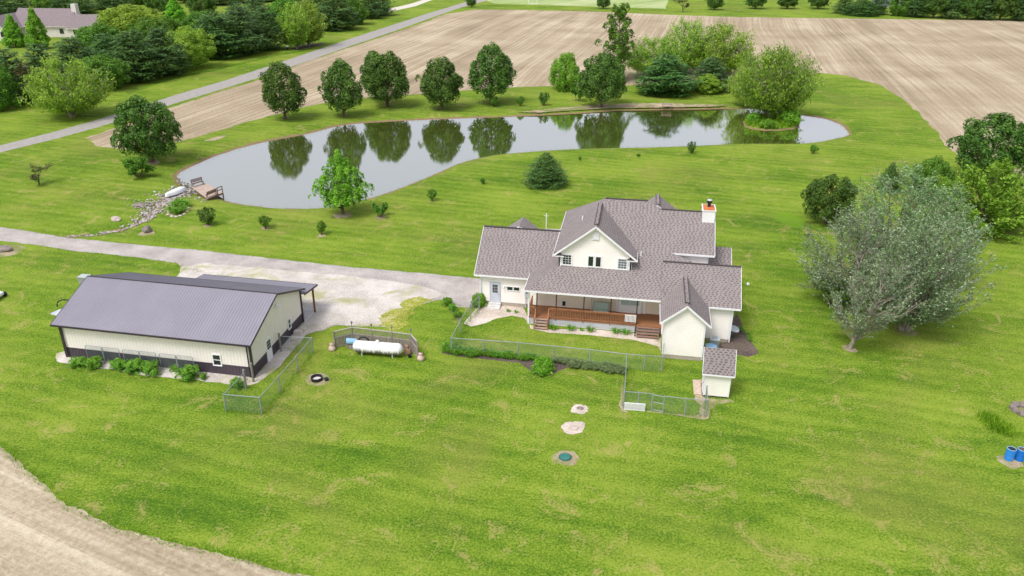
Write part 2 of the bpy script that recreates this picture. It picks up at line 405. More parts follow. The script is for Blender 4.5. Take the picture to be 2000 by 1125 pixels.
z = np.where(ins, np.maximum(z, np.where(ii, WL+.1+.12*np.minimum(di, 3), WL-.1-.4*di)), z)
ds = seg_dist(xs, ys, STREAM, False)
z = np.where(ins, z, np.minimum(z, z-.34*np.clip(1-ds/1.8, 0, 1)))
Z[near] = z
ny, nx = X.shape
vv = np.stack([X.ravel(), Y.ravel(), Z.ravel()], 1)
i0 = (np.arange(ny-1)[:, None]*nx+np.arange(nx-1)[None, :]).ravel()
ff = np.stack([i0, i0+1, i0+nx+1, i0+nx], 1)
def np_mesh(name, V, F, mats, smooth=False, mi=None):
    me = bpy.data.meshes.new(name); k = F.shape[1]
    me.vertices.add(len(V)); me.vertices.foreach_set('co', np.ascontiguousarray(V, dtype=np.float32).ravel())
    me.loops.add(F.size); me.loops.foreach_set('vertex_index', np.ascontiguousarray(F, dtype=np.int32).ravel())
    me.polygons.add(len(F)); me.polygons.foreach_set('loop_start', np.arange(0, F.size, k, dtype=np.int32)); me.polygons.foreach_set('loop_total', np.full(len(F), k, dtype=np.int32))
    for m in mats: me.materials.append(m)
    if mi is not None: me.polygons.foreach_set('material_index', mi.astype(np.int32))
    if smooth: me.polygons.foreach_set('use_smooth', np.ones(len(F), bool))
    me.update(calc_edges=True); me.validate(); return me
def link(name, me, parent=None, loc=(0, 0, 0)):
    o = bpy.data.objects.new(name, me); COL.objects.link(o); o.location = tuple(float(c) for c in loc)
    if parent: o.parent = parent
    return o
# wet soil shows on the banks where the ground dips to the water
def ground_mat():
    m = LAWN; t = m.node_tree
    b = t.nodes['Principled BSDF']; src = b.inputs['Base Color'].links[0].from_socket
    g = t.nodes.new('ShaderNodeNewGeometry'); sp = t.nodes.new('ShaderNodeSeparateXYZ'); t.links.new(g.outputs['Position'], sp.inputs[0])
    tc = t.nodes.new('ShaderNodeTexNoise'); tc.inputs['Scale'].default_value = .8; tc.inputs['Detail'].default_value = 4; t.links.new(g.outputs['Position'], tc.inputs['Vector'])
    ma = t.nodes.new('ShaderNodeMath'); ma.operation = 'MULTIPLY_ADD'; t.links.new(tc.outputs['Fac'], ma.inputs[0]); ma.inputs[1].default_value = .34; t.links.new(sp.outputs[2], ma.inputs[2])
    mr = t.nodes.new('ShaderNodeMapRange'); t.links.new(ma.outputs[0], mr.inputs[0]); mr.inputs[1].default_value = -.06; mr.inputs[2].default_value = -.14
    mx = t.nodes.new('ShaderNodeMix'); mx.data_type = 'RGBA'; t.links.new(mr.outputs[0], mx.inputs[0]); t.links.new(src, mx.inputs[6]); mx.inputs[7].default_value = (.25, .17, .10, 1)
    t.links.new(mx.outputs[2], b.inputs['Base Color'])
ground_mat()
tag(link('ground', np_mesh('ground', vv, ff, [LAWN], True)), kind='structure')
# water
t = NT('pond_water'); v = t.coord()
n = t.noise(v, 3.0, 3, .6); msk = t.noise(v, .05, 3, .5)
t.done((.12, .155, .03), .35, 0.)
bp = t.n('ShaderNodeBump', i_Strength=.11, i_Distance=.04, i_Height=t.math('MULTIPLY', n, t.ramp(msk, [(.4, .15), (.65, 1.)])))
gl = t.n('ShaderNodeBsdfGlossy'); gl.inputs['Roughness'].default_value = .035; gl.inputs['Color'].default_value = (1, .985, 1, 1); t.link(bp.outputs[0], gl.inputs['Normal'])
lw = t.n('ShaderNodeLayerWeight'); lw.inputs[0].default_value = .5
mr = t.n('ShaderNodeMapRange', i_Value=lw.outputs['Facing']); mr.inputs[1].default_value = .35; mr.inputs[2].default_value = .95; mr.inputs[3].default_value = .42; mr.inputs[4].default_value = .95
mx = t.n('ShaderNodeMixShader', i_0=mr.outputs[0]); t.link(t.b.outputs[0], mx.inputs[1]); t.link(gl.outputs[0], mx.inputs[2]); t.link(mx.outputs[0], t.out.inputs[0])
cen = POND.mean(0); W_ = POND
mbw = MB()
def tess(poly, z=0.):
    tris = mgeo.tessellate_polygon([[Vector((float(p[0]), float(p[1]), 0)) for p in poly]])
    return tris
def sheet(name, poly, mat, z=.004, kind='structure', **kw):
    tris = tess(poly); V = np.array([(p[0], p[1], z) for p in poly]); F = []
    for a, b, c in tris:
        n_ = (V[b][0]-V[a][0])*(V[c][1]-V[a][1])-(V[b][1]-V[a][1])*(V[c][0]-V[a][0])
        F.append((a, b, c) if n_ > 0 else (a, c, b))
    o = link(name, np_mesh(name, V, np.array(F), [mat])); return tag(o, kind=kind, **kw)
def outset(poly, k):
    n = len(poly); out = []
    ar = sum(poly[i][0]*poly[(i+1) % n][1]-poly[(i+1) % n][0]*poly[i][1] for i in range(n)); sg = 1 if ar > 0 else -1
    for i in range(n):
        e = poly[(i+1) % n]-poly[i-1]; e = e/max(1e-9, np.linalg.norm(e)); out.append(poly[i]+k*sg*np.array([e[1], -e[0]]))
    return np.array(out)
sheet('pond_water', outset(POND, .9), t.m, WL)
def fray(P, step=.5, amp=.25, smooth=False, closed=True):
    P = [np.array(p[:2], float) for p in P]; out = []
    n = len(P)
    if smooth: P = list(smooth_closed(P, step)); n = len(P)
    for i in range(n):
        a, b = P[i], P[(i+1) % n]; L = np.linalg.norm(b-a); k = max(1, int(L/step))
        dist = np.linalg.norm((a+b)/2); k = min(k, 400)
        e = (b-a)/max(L, 1e-9); nn = np.array([e[1], -e[0]])
        for q in range(k):
            p = a+(b-a)*q/k
            w = mnoise.noise(Vector((p[0]*.35, p[1]*.35, 1)))*.9+mnoise.noise(Vector((p[0]*1.3, p[1]*1.3, 5)))*.6+mnoise.noise(Vector((p[0]*4, p[1]*4, 9)))*.5
            out.append(p+nn*w*amp)
    return out
def gp(L, z=0.): return [G(x, y, z)[:2] for x, y in L]
def wdir(a, b):
    p, q = G(*a), G(*b); return math.atan2(q[1]-p[1], q[0]-p[0])
def gravel_mat(name, c, gr, gamt):
    t = NT(name); v = t.coord(); a = t.noise(v, 9, 5, .75); b = t.noise(v, .35, 5, .65); g = t.noise(v, .22, 6, .68, 1.)
    s = t.math('ADD', t.math('MULTIPLY', t.math('SUBTRACT', a, .5), 1.0), t.math('ADD', .26, t.math('MULTIPLY', b, .48)))
    col = t.ramp(s, [(.36, c[0]), (.5, c[1]), (.64, c[2])])
    col = t.mix(t.ramp(t.math('ADD', g, t.math('MULTIPLY', t.math('SUBTRACT', a, .5), .4)), [(gamt, 0.), (gamt+.12, .75)]), col, gr)
    t.bump(a, .6, .05); return t.done(col, .95, .1)
# crop fields
F1 = [(172,270),(205,257),(240,246),(330,212),(400,188),(520,152),(600,120),(700,87),(800,54),(870,28),(925,19),(1000,19),(1170,23),(1310,29),(1430,33),(1640,36),(1800,38),(2000,41)]
far_r = [(2350,50),(2350,470)]
F1b = [(2000,368),(1960,348),(1920,328),(1870,303),(1845,284),(1830,258),(1800,226),(1760,191),(1720,166),(1650,147),(1600,142),(1430,152),(1250,166),(1080,168),(1010,170),(925,175),(830,183),(720,190),(640,200),(600,208),(520,228),(450,248),(350,277),(235,292),(185,284)]
m_field = field_mat('tilled_field_soil', [wdir((380,240),(880,52)), wdir((1560,112),(1548,52))], split=(-8, 40, -.30))
FIELD = gp(F1+far_r+F1b)
sheet('field', fray(FIELD, 1.1, .55, False), m_field, .006)
F2 = [(-500,700),(-120,740),(0,868),(60,925),(130,985),(230,1033),(350,1065),(450,1086),(520,1106),(610,1128),(900,1400),(-500,1500)]
m_field2 = field_mat('foreground_field_soil', [wdir((0,930),(400,1110))], c=((.28, .22, .145), (.43, .36, .25), (.60, .53, .39)), width=2.2, green=.5)
FIELD2 = gp(F2)
sheet('foreground_field', fray(FIELD2, .25, .22), m_field2, .006)
# pale mown hay meadow beyond the field
m_hay = field_mat('pale_mown_meadow', [wdir((930,30),(1150,0)), wdir((1240,24),(1300,2))], split=(20, 60, 0), c=((.22, .32, .09), (.34, .42, .17), (.48, .52, .29)), width=.55)
sheet('meadow', fray(gp([(965,7),(1300,17),(1310,-12),(1330,-60),(930,-60),(935,-5)]), 3, .8), m_hay, .006)
# far paved lane
RD_T = [(-60,303),(0,284),(100,259),(180,237),(260,212),(345,185),(440,157),(520,131),(600,104),(680,77),(760,51),(830,28),(880,13),(912,3),(945,-8),(1010,-26)]
RD_B = [(1050,-25),(975,-5),(925,8),(893,17),(845,34),(770,61),(690,88),(610,116),(530,144),(450,169),(352,199),(268,225),(190,249),(106,272),(0,298),(-60,316)]
m_road = cm('old_asphalt', (.37, .345, .315), (.28, .265, .24), 1.2, .9, .3)
sheet('road', fray(gp(RD_T+RD_B), 1.0, .10), m_road, .010)
sheet('side_path', fray(gp([(748,20),(800,8),(850,-8),(862,-7),(812,12),(756,24)]), 2, .1), cm('pale_path_gravel', (.62, .58, .50), None, 1, .9), .010)
sheet('back_path', fray(gp([(366,34),(398,32),(420,33),(420,35.5),(370,37.5)]), 2, .1), m_road, .010)
# driveway and gravel yard
m_drive = gravel_mat('driveway_gravel', ((.25, .225, .205), (.41, .375, .345), (.55, .51, .47)), (.30, .30, .10), .66)
m_yard = gravel_mat('white_gravel', ((.36, .32, .28), (.54, .50, .45), (.72, .68, .62)), (.34, .35, .10), .535)
DR = [(-200,428),(0,443),(60,452),(120,463),(250,476),(400,490),(560,508),(700,523),(820,533),(905,541),(940,545),(942,596),(930,600),(905,600),(880,596),(872,584),(845,588),(812,600),(795,618),(775,640),(700,638),(655,634),(625,646),(600,642),(560,600),(470,545),(357,524),(345,514),(280,504),(160,492),(80,480),(0,470),(-200,462)]
sheet('driveway', fray(gp(DR), .4, .16), m_drive, .008)
YD = [(352,522),(400,514),(470,520),(560,528),(650,536),(760,548),(830,560),(870,575),(840,586),(810,600),(790,622),(772,640),(700,637),(655,633),(622,644),(596,655),(570,690),(540,720),(505,748),(470,755),(390,742),(300,735),(110,706),(108,690),(300,640),(345,540)]
sheet('gravel_yard', fray(gp(YD), .35, .22), m_yard, .012)
m_weed = lawn_mat('weedy_grass', (.12, .16, .02), (.26, .29, .04), (.42, .42, .10), (.60, .52, .30), tanamt=.50)
sheet('weed_patch', fray(gp([(735,638),(748,622),(760,606),(776,600),(785,590),(800,586),(822,580),(846,586),(814,602),(800,615),(790,640),(760,645)]), .2, .75), m_weed, .016)
m_bare = gravel_mat('bare_ground_with_grass', ((.20, .155, .09), (.38, .31, .20), (.56, .48, .35)), (.13, .20, .02), .475)
m_stone = gravel_mat('pebble_patch', ((.34, .28, .22), (.58, .50, .42), (.74, .66, .58)), (.16, .20, .04), .56)
m_mul2 = gravel_mat('weedy_mulch', ((.05, .038, .034), (.12, .09, .08), (.22, .17, .14)), (.10, .16, .03), .58)
# beds
sheet('pebble_bed', fray(gp([(940,593),(1022,600),(1030,615),(1034,634),(1024,622),(1000,617),(970,622),(945,632),(920,638),(906,632),(922,612)]), .3, .1), m_stone, .012)
sheet('porch_bed', fray(gp([(1034,634),(1052,641),(1068,643),(1150,642),(1243,652),(1290,660),(1292,690),(1283,676),(1240,664),(1150,655),(1075,650),(1036,642)]), .3, .08), m_stone, .012)
sheet('front_mulch_bed', fray(gp([(862,690),(870,680),(895,686),(1000,695),(1090,704),(1222,716),(1222,731),(1200,727),(1140,719),(1110,717),(1092,725),(1078,733),(1058,735),(1040,730),(1028,718),(1015,709),(960,703),(900,697)]), .3, .07), m_mul2, .012)
sheet('side_mulch_bed', fray(gp([(1424,628),(1440,612),(1452,640),(1462,660),(1478,680),(1482,690),(1462,697),(1425,690),(1395,690),(1380,680),(1384,672),(1420,668)]), .3, .1), m_mul2, .012)
sheet('walk_mulch_bed', fray(gp([(866,584),(880,584),(892,604),(899,622),(893,626),(880,606)]), .3, .08), m_mul2, .014)
sheet('shed_dirt', fray(gp([(1360,742),(1371,740),(1374,776),(1400,780),(1428,781),(1434,785),(1402,790),(1388,800),(1384,817),(1374,820),(1330,813),(1262,804),(1264,802),(1330,809),(1366,811),(1368,792),(1356,780)]), .2, .09), m_bare, .012)
sheet('kennel_dirt', fray(gp([(1209,790),(1216,740),(1222,738),(1219,800),(1228,806),(1212,805)]), .2, .15), m_bare, .012)
sheet('garden_dirt', fray(gp([(326,410),(340,398),(362,399),(369,406),(362,418),(340,423),(326,420)]), .3, .08), m_bare, .012)
sheet('bank_soil', fray(gp([(1010,219),(1100,210),(1180,203),(1300,201),(1400,204),(1425,205),(1400,208),(1300,210),(1200,211),(1130,215),(1050,220)]), .6, .3), m_bare, .010)
sheet('bare_patch', fray(gp([(398,275),(425,266),(448,262),(440,268),(420,274)]), .5, .3), m_bare, .008)
sheet('soil_patch', fray(gp([(228,288),(200,284),(165,270),(190,262),(240,270)]), .6, .8), m_bare, .004)
sheet('birch_mulch', fray(gp([(568,95),(590,86),(630,84),(640,86),(610,92),(580,98)]), .6, .2), m_mul2, .008)
def blot(name, px, py, rx, mat, n=26, amp=.25, z=.008):
    c = G(px, py)[:2]; sheet(name, fray([c+rx*np.array([math.cos(a), math.sin(a)]) for a in np.linspace(0, 2*math.pi, n, endpoint=False)], .2, amp), mat, z)
for px, py, r_, m_ in ((1133,798,.62,m_pebble),(1119,836,.85,m_pebble),(1105,893,.8,m_tan),(670,421,1.1,m_tan),(407,441,.6,m_tan),(519,447,.5,m_tan),(628,460,.5,m_tan),(743,425,.8,m_tan),(287,455,.9,m_tan),(1972,901,.95,m_tan),(622,741,.85,m_tan),(8,490,2.0,m_tan),(1660,681,.7,m_tan),(1770,648,.9,m_tan),(1999,802,1.1,m_tan),(297,318,1.3,m_tan)):
    blot('bare_ground', px, py, r_, {m_tan: m_bare, m_pebble: m_stone}[m_], amp=.38)
sheet('putting_green', fray(gp([(1507,418),(1540,416),(1572,430),(1570,446),(1548,444),(1515,430)]), .5, .1), lawn_mat('short_bright_turf', (.09, .20, .012), (.135, .27, .014), (.18, .32, .02), (.18, .32, .02)), .006)
# drainage line of rougher grass beside the lane
m_rough = lawn_mat('rough_ditch_grass', (.035, .09, .008), (.08, .17, .01), (.15, .27, .014), (.2, .25, .05))
sheet('ditch_grass', fray(gp([(245,178),(330,152),(420,134),(520,110),(610,94),(610,96),(520,114),(420,138),(330,157),(250,184)]), .8, .35), m_rough, .004)
# ------------------------------------------------------------------ farmhouse
def window(parent, c, w, h, nx=1, ny=1, axis='y', frame=.07, glass=None, name='window', sgn=-1, mull=.025, depth=.06, casing=None):
    """window on a wall facing -y (axis y) or +x (axis x); c = centre on the wall face"""
    f = MB(); g = MB(); X, Yc, Zc = c
    def bx(mb, u0, u1, v0, v1, d0, d1):
        if axis == 'y': mb.box((X+u0, min(Yc+sgn*d0, Yc+sgn*d1), Zc+v0), (X+u1, max(Yc+sgn*d0, Yc+sgn*d1), Zc+v1))
        else: mb.box((min(X-sgn*d0, X-sgn*d1), Yc+u0, Zc+v0), (max(X-sgn*d0, X-sgn*d1), Yc+u1, Zc+v1))
    W, H = w/2, h/2
    bx(f, -W-frame, W+frame, H, H+frame, 0, depth); bx(f, -W-frame, W+frame, -H-frame, -H, 0, depth+.02)
    bx(f, -W-frame, -W, -H, H, 0, depth); bx(f, W, W+frame, -H, H, 0, depth)
    for i in range(1, nx): bx(f, -W+w*i/nx-mull/2, -W+w*i/nx+mull/2, -H, H, .02, depth*.7)
    for j in range(1, ny): bx(f, -W, W, -H+h*j/ny-mull/2, -H+h*j/ny+mull/2, .021, depth*.72)
    bx(g, -W, W, -H, H, .005, .018)
    o = f.build(name, casing or m_white, parent); g.build('pane', glass or m_glass, o); return o
def lattice(mb, a, b, z0, z1, sp=.16, w=.045, th=.02, frame=True):
    a = np.array(a, float); b = np.array(b, float); L = np.linalg.norm(b-a); d = (b-a)/L; H = z1-z0; up = np.array([0, 0, 1.])
    nrm = np.cross(d, up)
    A = np.array([a[0], a[1], z0])
    D = np.array([d[0], d[1], 0])
    for sgn in (1, -1):
        off = nrm*th*.6*sgn
        k = -H
        while k < L:
            s0, s1 = k, k+H
            t0, t1 = 0., H
            if s0 < 0: t0 = -s0; s0 = 0
            if s1 > L: t1 = H-(s1-L); s1 = L
            if s1-s0 > .03:
                if sgn > 0: mb.beam(A+D*s0+up*t0+off, A+D*s1+up*t1+off, th, w, up=nrm)
                else: mb.beam(A+D*s0+up*(H-t0)+off, A+D*s1+up*(H-t1)+off, th, w, up=nrm)
            k += sp
    if frame:
        for z in (z0, z1): mb.beam((a[0], a[1], z), (b[0], b[1], z), .05, .06)
HS = thing('farmhouse', 'cream sided farmhouse with brown shingle roofs, front gable, chimney and long stained porch', 'house', (-2, 68, 0))
# walls
def walls(mb, pts, z0, z1):
    n = len(pts)
    for i in range(n):
        a, b = pts[i], pts[(i+1) % n]; mb.face([(a[0], a[1], z0), (b[0], b[1], z0), (b[0], b[1], z1), (a[0], a[1], z1)])
def gab(mb, x, y0, y1, ze, zr, yr):            # side gable in a plane of constant x
    mb.face([(x, y0, ze), (x, y1, ze), (x, yr, zr)])
w = MB()
GE = lambda y: 3.32+.642*(y-67.66)           # garage wing roof plane
MP = lambda y: 3.645+.667*(y-64.3)           # main roof plane
F0 = .38
walls(w, [(-14.05, 68.11), (-6, 68.11), (-6, 77.0), (-14.05, 77.0)], F0, 3.25)
w.face([(-14.05, 68.11, 3.25), (-14.05, 77.0, 3.25), (-14.05, 72.55, 6.3)])
wg = w.build('wall', m_siding, HS)
w = MB()
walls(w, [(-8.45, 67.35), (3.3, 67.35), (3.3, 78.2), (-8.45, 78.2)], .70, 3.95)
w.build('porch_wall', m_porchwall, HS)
w = MB()
# upper storey
w.face([(-6.46, 66.77, 4.4), (.2, 66.77, 4.4), (.2, 66.77, 6.65), (-3.18, 66.77, 9.34), (-6.46, 66.77, 6.65)])
w.face([(-6.46, 66.77, 4.4), (-6.46, 78.2, 4.4), (-6.46, 78.2, 6.7), (-6.46, 66.77, 6.7)])
w.face([(.2, 66.77, 4.4), (.2, 69.5, 4.4), (.2, 69.5, 6.7), (.2, 66.77, 6.7)])
w.face([(3.95, 69.0, 4.2), (7.12, 69.0, 4.2), (7.12, 69.0, 6.62), (3.95, 69.0, 6.62)])
w.face([(7.12, 69.0, .4), (7.12, 76.7, .4), (7.12, 76.7, 6.6), (7.12, 72.76, 9.15), (7.12, 69.0, 6.62)])
w.face([(-6.46, 78.2, .4), (7.12, 78.2, .4), (7.12, 78.2, 6.2), (-6.46, 78.2, 6.5)])
# east wing and its small front gable
walls(w, [(3.3, 64.38), (9.25, 64.38), (9.25, 70.5), (3.3, 70.5)], F0-.1, 3.62)
w.face([(9.25, 64.38, 3.62), (9.25, 70.5, 3.62), (9.25, 67.41, 5.95)])
walls(w, [(3.36, 60.55), (6.72, 60.55), (6.72, 64.4), (3.36, 64.4)], F0, 3.62)
w.face([(3.36, 60.55, 3.62), (6.72, 60.55, 3.62), (5.04, 60.55, 5.05)])
walls(w, [(7.1, 70.4), (9.2, 70.4), (9.2, 75.8), (7.1, 75.8)], .3, 3.6)
w.face([(9.2, 70, 3.6), (9.2, 75.8, 3.6), (9.2, 72.9, 5.6)])
# rear cross gable
w.face([(-1.0, 76.0, 5), (5.5, 76.0, 5), (5.5, 76.0, 7.2), (2.26, 76.0, 9.4), (-1.0, 76.0, 7.2)])
w.build('wall', m_siding, HS)
# white corner boards
c = MB()
for x, y, z0, z1, s in ((-14.05, 68.11, F0, 3.2, 1), (-6.46, 66.77, 5.2, 6.6, 1), (.2, 66.77, 5.2, 6.6, -1), (3.36, 60.55, F0, 3.5, 1), (6.72, 60.55, F0, 3.5, -1), (9.25, 64.38, .3, 3.5, -1), (7.12, 69.0, 5, 6.5, -1)):
    c = MB(); x0_, x1_ = sorted((x-.025*s, x+.14*s)); xa, xb = sorted((x-.025*s, x-.002*s)); c.hull([(x0_, y-.025, z0), (x1_, y-.025, z0), (x1_, y-.002, z0), (x0_, y-.002, z0)], [(x0_, y-.025, z1), (x1_, y-.025, z1), (x1_, y-.002, z1), (x0_, y-.002, z1)]); c.box((xa, y-.0251, z0), (xb, y+.14, z1)); c.build('corner_board', m_white, HS)
# window bays of white board behind the upper corner windows
for x0, y0, x1, y1, z in ((-14.02, 68.14, -6.1, 76.9, F0+.0), (3.39, 60.58, 6.69, 64.3, F0), (3.4, 64.42, 9.22, 70.4, .28)): fo = MB(); fo.box((x0, y0, -.3), (x1, y1, z)); fo.build('foundation', m_found, HS)
# roofs -------------------------------------------------------------
def roofpart(name, polys, fasc=(), ridges=(), fm=None, rm=None, rw=.26):
    r = MB()
    for p in polys: r.slab(p, .10)
    o = r.build(name, [rm or m_shingle, m_white], HS)
    if fasc:
        f = MB()
        for a, b in fasc:
            a2 = (a[0], a[1], a[2]-.085); b2 = (b[0], b[1], b[2]-.085); f.beam(a2, b2, .035, .16)
        f.build('fascia', m_white, o)
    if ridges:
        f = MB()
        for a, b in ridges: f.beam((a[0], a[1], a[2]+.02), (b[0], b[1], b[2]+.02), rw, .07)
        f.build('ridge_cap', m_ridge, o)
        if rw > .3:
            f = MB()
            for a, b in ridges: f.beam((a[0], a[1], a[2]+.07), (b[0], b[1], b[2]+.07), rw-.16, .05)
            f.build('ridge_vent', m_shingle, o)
    return o
# garage wing
gl_, ge = -14.6, -6.0
roofpart('roof', [[(gl_, 67.66, 3.32), (-9.27, 67.66, 3.32), (-6.0, 71.1, GE(71.1)), (-6.0, 72.55, 6.46), (gl_, 72.55, 6.46)], [(gl_, 72.55, 6.46), (-6.0, 72.55, 6.46), (-6.0, 77.5, 3.28), (gl_, 77.5, 3.28)]],
         [((gl_, 67.64, 3.32), (-9.3, 67.64, 3.32)), ((gl_-.02, 67.66, 3.32), (gl_-.02, 72.55, 6.46)), ((gl_-.02, 72.55, 6.46), (gl_-.02, 77.5, 3.28))], [((gl_+.02, 72.55, 6.46), (-6.9, 72.55, 6.46))])
# little rear gable of the garage and the rear porch roof
roofpart('roof', [[(-11.0, 72.3, 6.75), (-11.0, 75.2, 6.75), (-12.9, 75.2, 5.35), (-12.9, 74.3, 5.35)], [(-11.0, 72.3, 6.75), (-9.1, 74.3, 5.35), (-9.1, 75.2, 5.35), (-11.0, 75.2, 6.75)]])
roofpart('roof', [[(-8.5, 73.0, 6.42), (-6.5, 73.0, 6.52), (-6.5, 77.5, 4.4), (-8.5, 77.5, 4.3)]])
# main roof and porch
ZL = lambda x: 6.45+.8*(x+6.95)
main = [(-9.27, 64.3, 3.645), (3.08, 64.3, 3.645), (3.08, 66.4, MP(66.4)), (6.2, 67.35, MP(67.35)), (5.7, 67.9, MP(67.9)), (3.86, 68.63, MP(68.63)), (7.62, 68.63, MP(68.63)), (7.62, 72.76, MP(72.76)), (2.5, 72.76, MP(72.76)),
        (2.26, 73.12, MP(73.12)), (1.31, 73.52, MP(73.52)), (-2.76, 73.52, MP(73.52)), (-6.9, 69.6, MP(69.6)), (-6.46, 66.77, MP(66.77))]
main = main[:-2] + [(-4.8, 70.6, MP(70.6)), (-6.46, 68.8, MP(68.8)), (-6.46, 66.77, MP(66.77))]
rp = roofpart('roof', [main, [(-9.27, 64.3, 3.64), (-6.46, 66.77, MP(66.77)), (-6.46, 70.75, 5.30), (-9.27, 68.2, 3.65)],
     [(-2.76, 73.52, 9.79), (1.31, 73.52, 9.79), (2.26, 73.12, 9.52), (2.5, 72.76, 9.28), (2.5, 78.6, 6.4), (-6.95, 78.6, 6.45)],
     [(2.5, 72.76, 9.28), (7.62, 72.76, 9.28), (7.62, 76.95, 6.5), (2.5, 76.95, 6.5)]],
     [((-9.27, 64.28, 3.645), (3.08, 64.28, 3.645)), ((3.86, 68.61, MP(68.63)), (7.62, 68.61, MP(68.63))), ((7.64, 68.63, MP(68.63)), (7.64, 72.76, 9.28)), ((7.64, 72.76, 9.28), (7.64, 76.95, 6.5)), ((-9.29, 64.3, 3.64), (-9.29, 68.2, 3.65))],
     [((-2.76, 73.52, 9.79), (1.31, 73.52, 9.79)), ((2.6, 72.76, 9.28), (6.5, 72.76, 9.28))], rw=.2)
# white soffit under the porch roof
s_ = MB(); s_.face([(-9.2, 64.35, 3.5), (-9.2, 67.35, 3.5), (3.3, 67.35, 3.5), (3.3, 64.35, 3.5)]); s_.build('porch_ceiling', m_white, HS)
# front cross gable
roofpart('roof', [[(-6.95, 66.37, 6.45), (-3.18, 66.37, 9.466), (-3.18, 73.03, 9.466), (-2.76, 73.53, 9.80), (-6.95, 78.6, 6.45)],
     [(-3.18, 66.37, 9.466), (.68, 66.37, 6.455), (.68, 68.55, 6.455), (-3.18, 73.05, 9.466)]],
     [((-6.97, 66.35, 6.43), (-3.18, 66.35, 9.466)), ((-3.18, 66.35, 9.466), (.70, 66.35, 6.44)), ((-6.97, 66.37, 6.45), (-6.97, 78.6, 6.45)), ((.70, 66.37, 6.455), (.70, 68.5, 6.455))],
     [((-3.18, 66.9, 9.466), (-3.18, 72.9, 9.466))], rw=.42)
# small hipped eave returns beside the upper windows
for sx, x0 in ((1, -6.93), (-1, .66)):
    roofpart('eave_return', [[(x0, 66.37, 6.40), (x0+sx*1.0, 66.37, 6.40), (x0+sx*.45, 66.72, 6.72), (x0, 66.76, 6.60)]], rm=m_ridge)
# rear cross gable
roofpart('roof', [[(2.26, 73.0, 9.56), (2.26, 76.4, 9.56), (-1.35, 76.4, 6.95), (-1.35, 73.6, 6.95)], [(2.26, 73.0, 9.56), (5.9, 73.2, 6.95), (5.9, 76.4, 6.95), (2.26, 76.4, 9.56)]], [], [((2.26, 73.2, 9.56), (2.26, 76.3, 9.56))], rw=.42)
# east wing, its front gable, rear lean-to
WP = lambda y: 3.57+.75*(y-63.98)
roofpart('roof', [[(3.0, 63.98, 3.57), (9.9, 63.98, 3.57), (9.9, 67.41, 6.14), (3.0, 67.41, 6.14)], [(3.0, 67.41, 6.14), (9.9, 67.41, 6.14), (9.9, 70.9, 3.55), (3.0, 70.9, 3.55)]],
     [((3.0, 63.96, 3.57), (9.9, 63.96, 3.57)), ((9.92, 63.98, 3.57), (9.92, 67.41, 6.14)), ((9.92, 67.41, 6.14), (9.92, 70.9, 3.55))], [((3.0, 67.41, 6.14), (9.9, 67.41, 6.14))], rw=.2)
roofpart('roof', [[(2.95, 60.25, 3.52), (5.05, 60.25, 5.26), (5.05, 66.28, 5.28), (2.95, 63.98, 3.55)], [(5.05, 60.25, 5.26), (7.15, 60.25, 3.52), (7.15, 63.98, 3.55), (5.05, 66.28, 5.28)]],
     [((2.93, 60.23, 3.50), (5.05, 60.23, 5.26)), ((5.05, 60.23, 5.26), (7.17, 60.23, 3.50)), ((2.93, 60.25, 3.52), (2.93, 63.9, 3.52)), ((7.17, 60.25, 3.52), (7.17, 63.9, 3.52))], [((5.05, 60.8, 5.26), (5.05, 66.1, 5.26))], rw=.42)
roofpart('roof', [[(7.13, 69.4, 3.42), (9.55, 69.4, 3.42), (9.55, 72.9, 5.8), (7.13, 72.9, 5.8)], [(7.13, 72.9, 5.8), (9.55, 72.9, 5.8), (9.55, 76.4, 3.42), (7.13, 76.4, 3.42)]], [((9.57, 69.4, 3.42), (9.57, 72.9, 5.8)), ((9.57, 72.9, 5.8), (9.57, 76.4, 3.42))])
# gable vent, windows, doors
v_ = MB(); v_.box((-3.5, 66.68, 8.05), (-2.86, 66.77, 8.6)); v_.hull([(-3.5, 66.68, 8.6), (-2.86, 66.68, 8.6), (-2.86, 66.77, 8.6), (-3.5, 66.77, 8.6)], [(-3.3, 66.68, 8.82), (-3.06, 66.68, 8.82), (-3.06, 66.77, 8.82), (-3.3, 66.77, 8.82)])
for k in range(6): v_.box((-3.44, 66.66, 8.1+k*.085), (-2.92, 66.685, 8.14+k*.085))
v_.build('gable_vent', m_white, HS)
window(HS, (-5.68, 66.77, 5.92), .74, .92, 3, 4, frame=.12)
window(HS, (-.62, 66.77, 5.88), .74, .92, 3, 4, frame=.12, glass=NT('hazy_glass').done((.12, .15, .17), .1, .7))
window(HS, (-3.50, 66.77, 5.92), .44, .96, frame=.10); window(HS, (-2.82, 66.77, 5.92), .44, .96, frame=.10)
for x0, x1 in ((-6.46, -6.17), (-.12, .2)): cb = MB(); cb.box((x0, 66.745, 5.2), (x1, 66.765, 6.5)); cb.build('corner_panel', m_white, HS)
window(HS, (-11.19, 68.11, 1.92), .52, .36, frame=.05); window(HS, (-10.54, 68.11, 1.92), .52, .36, frame=.05)
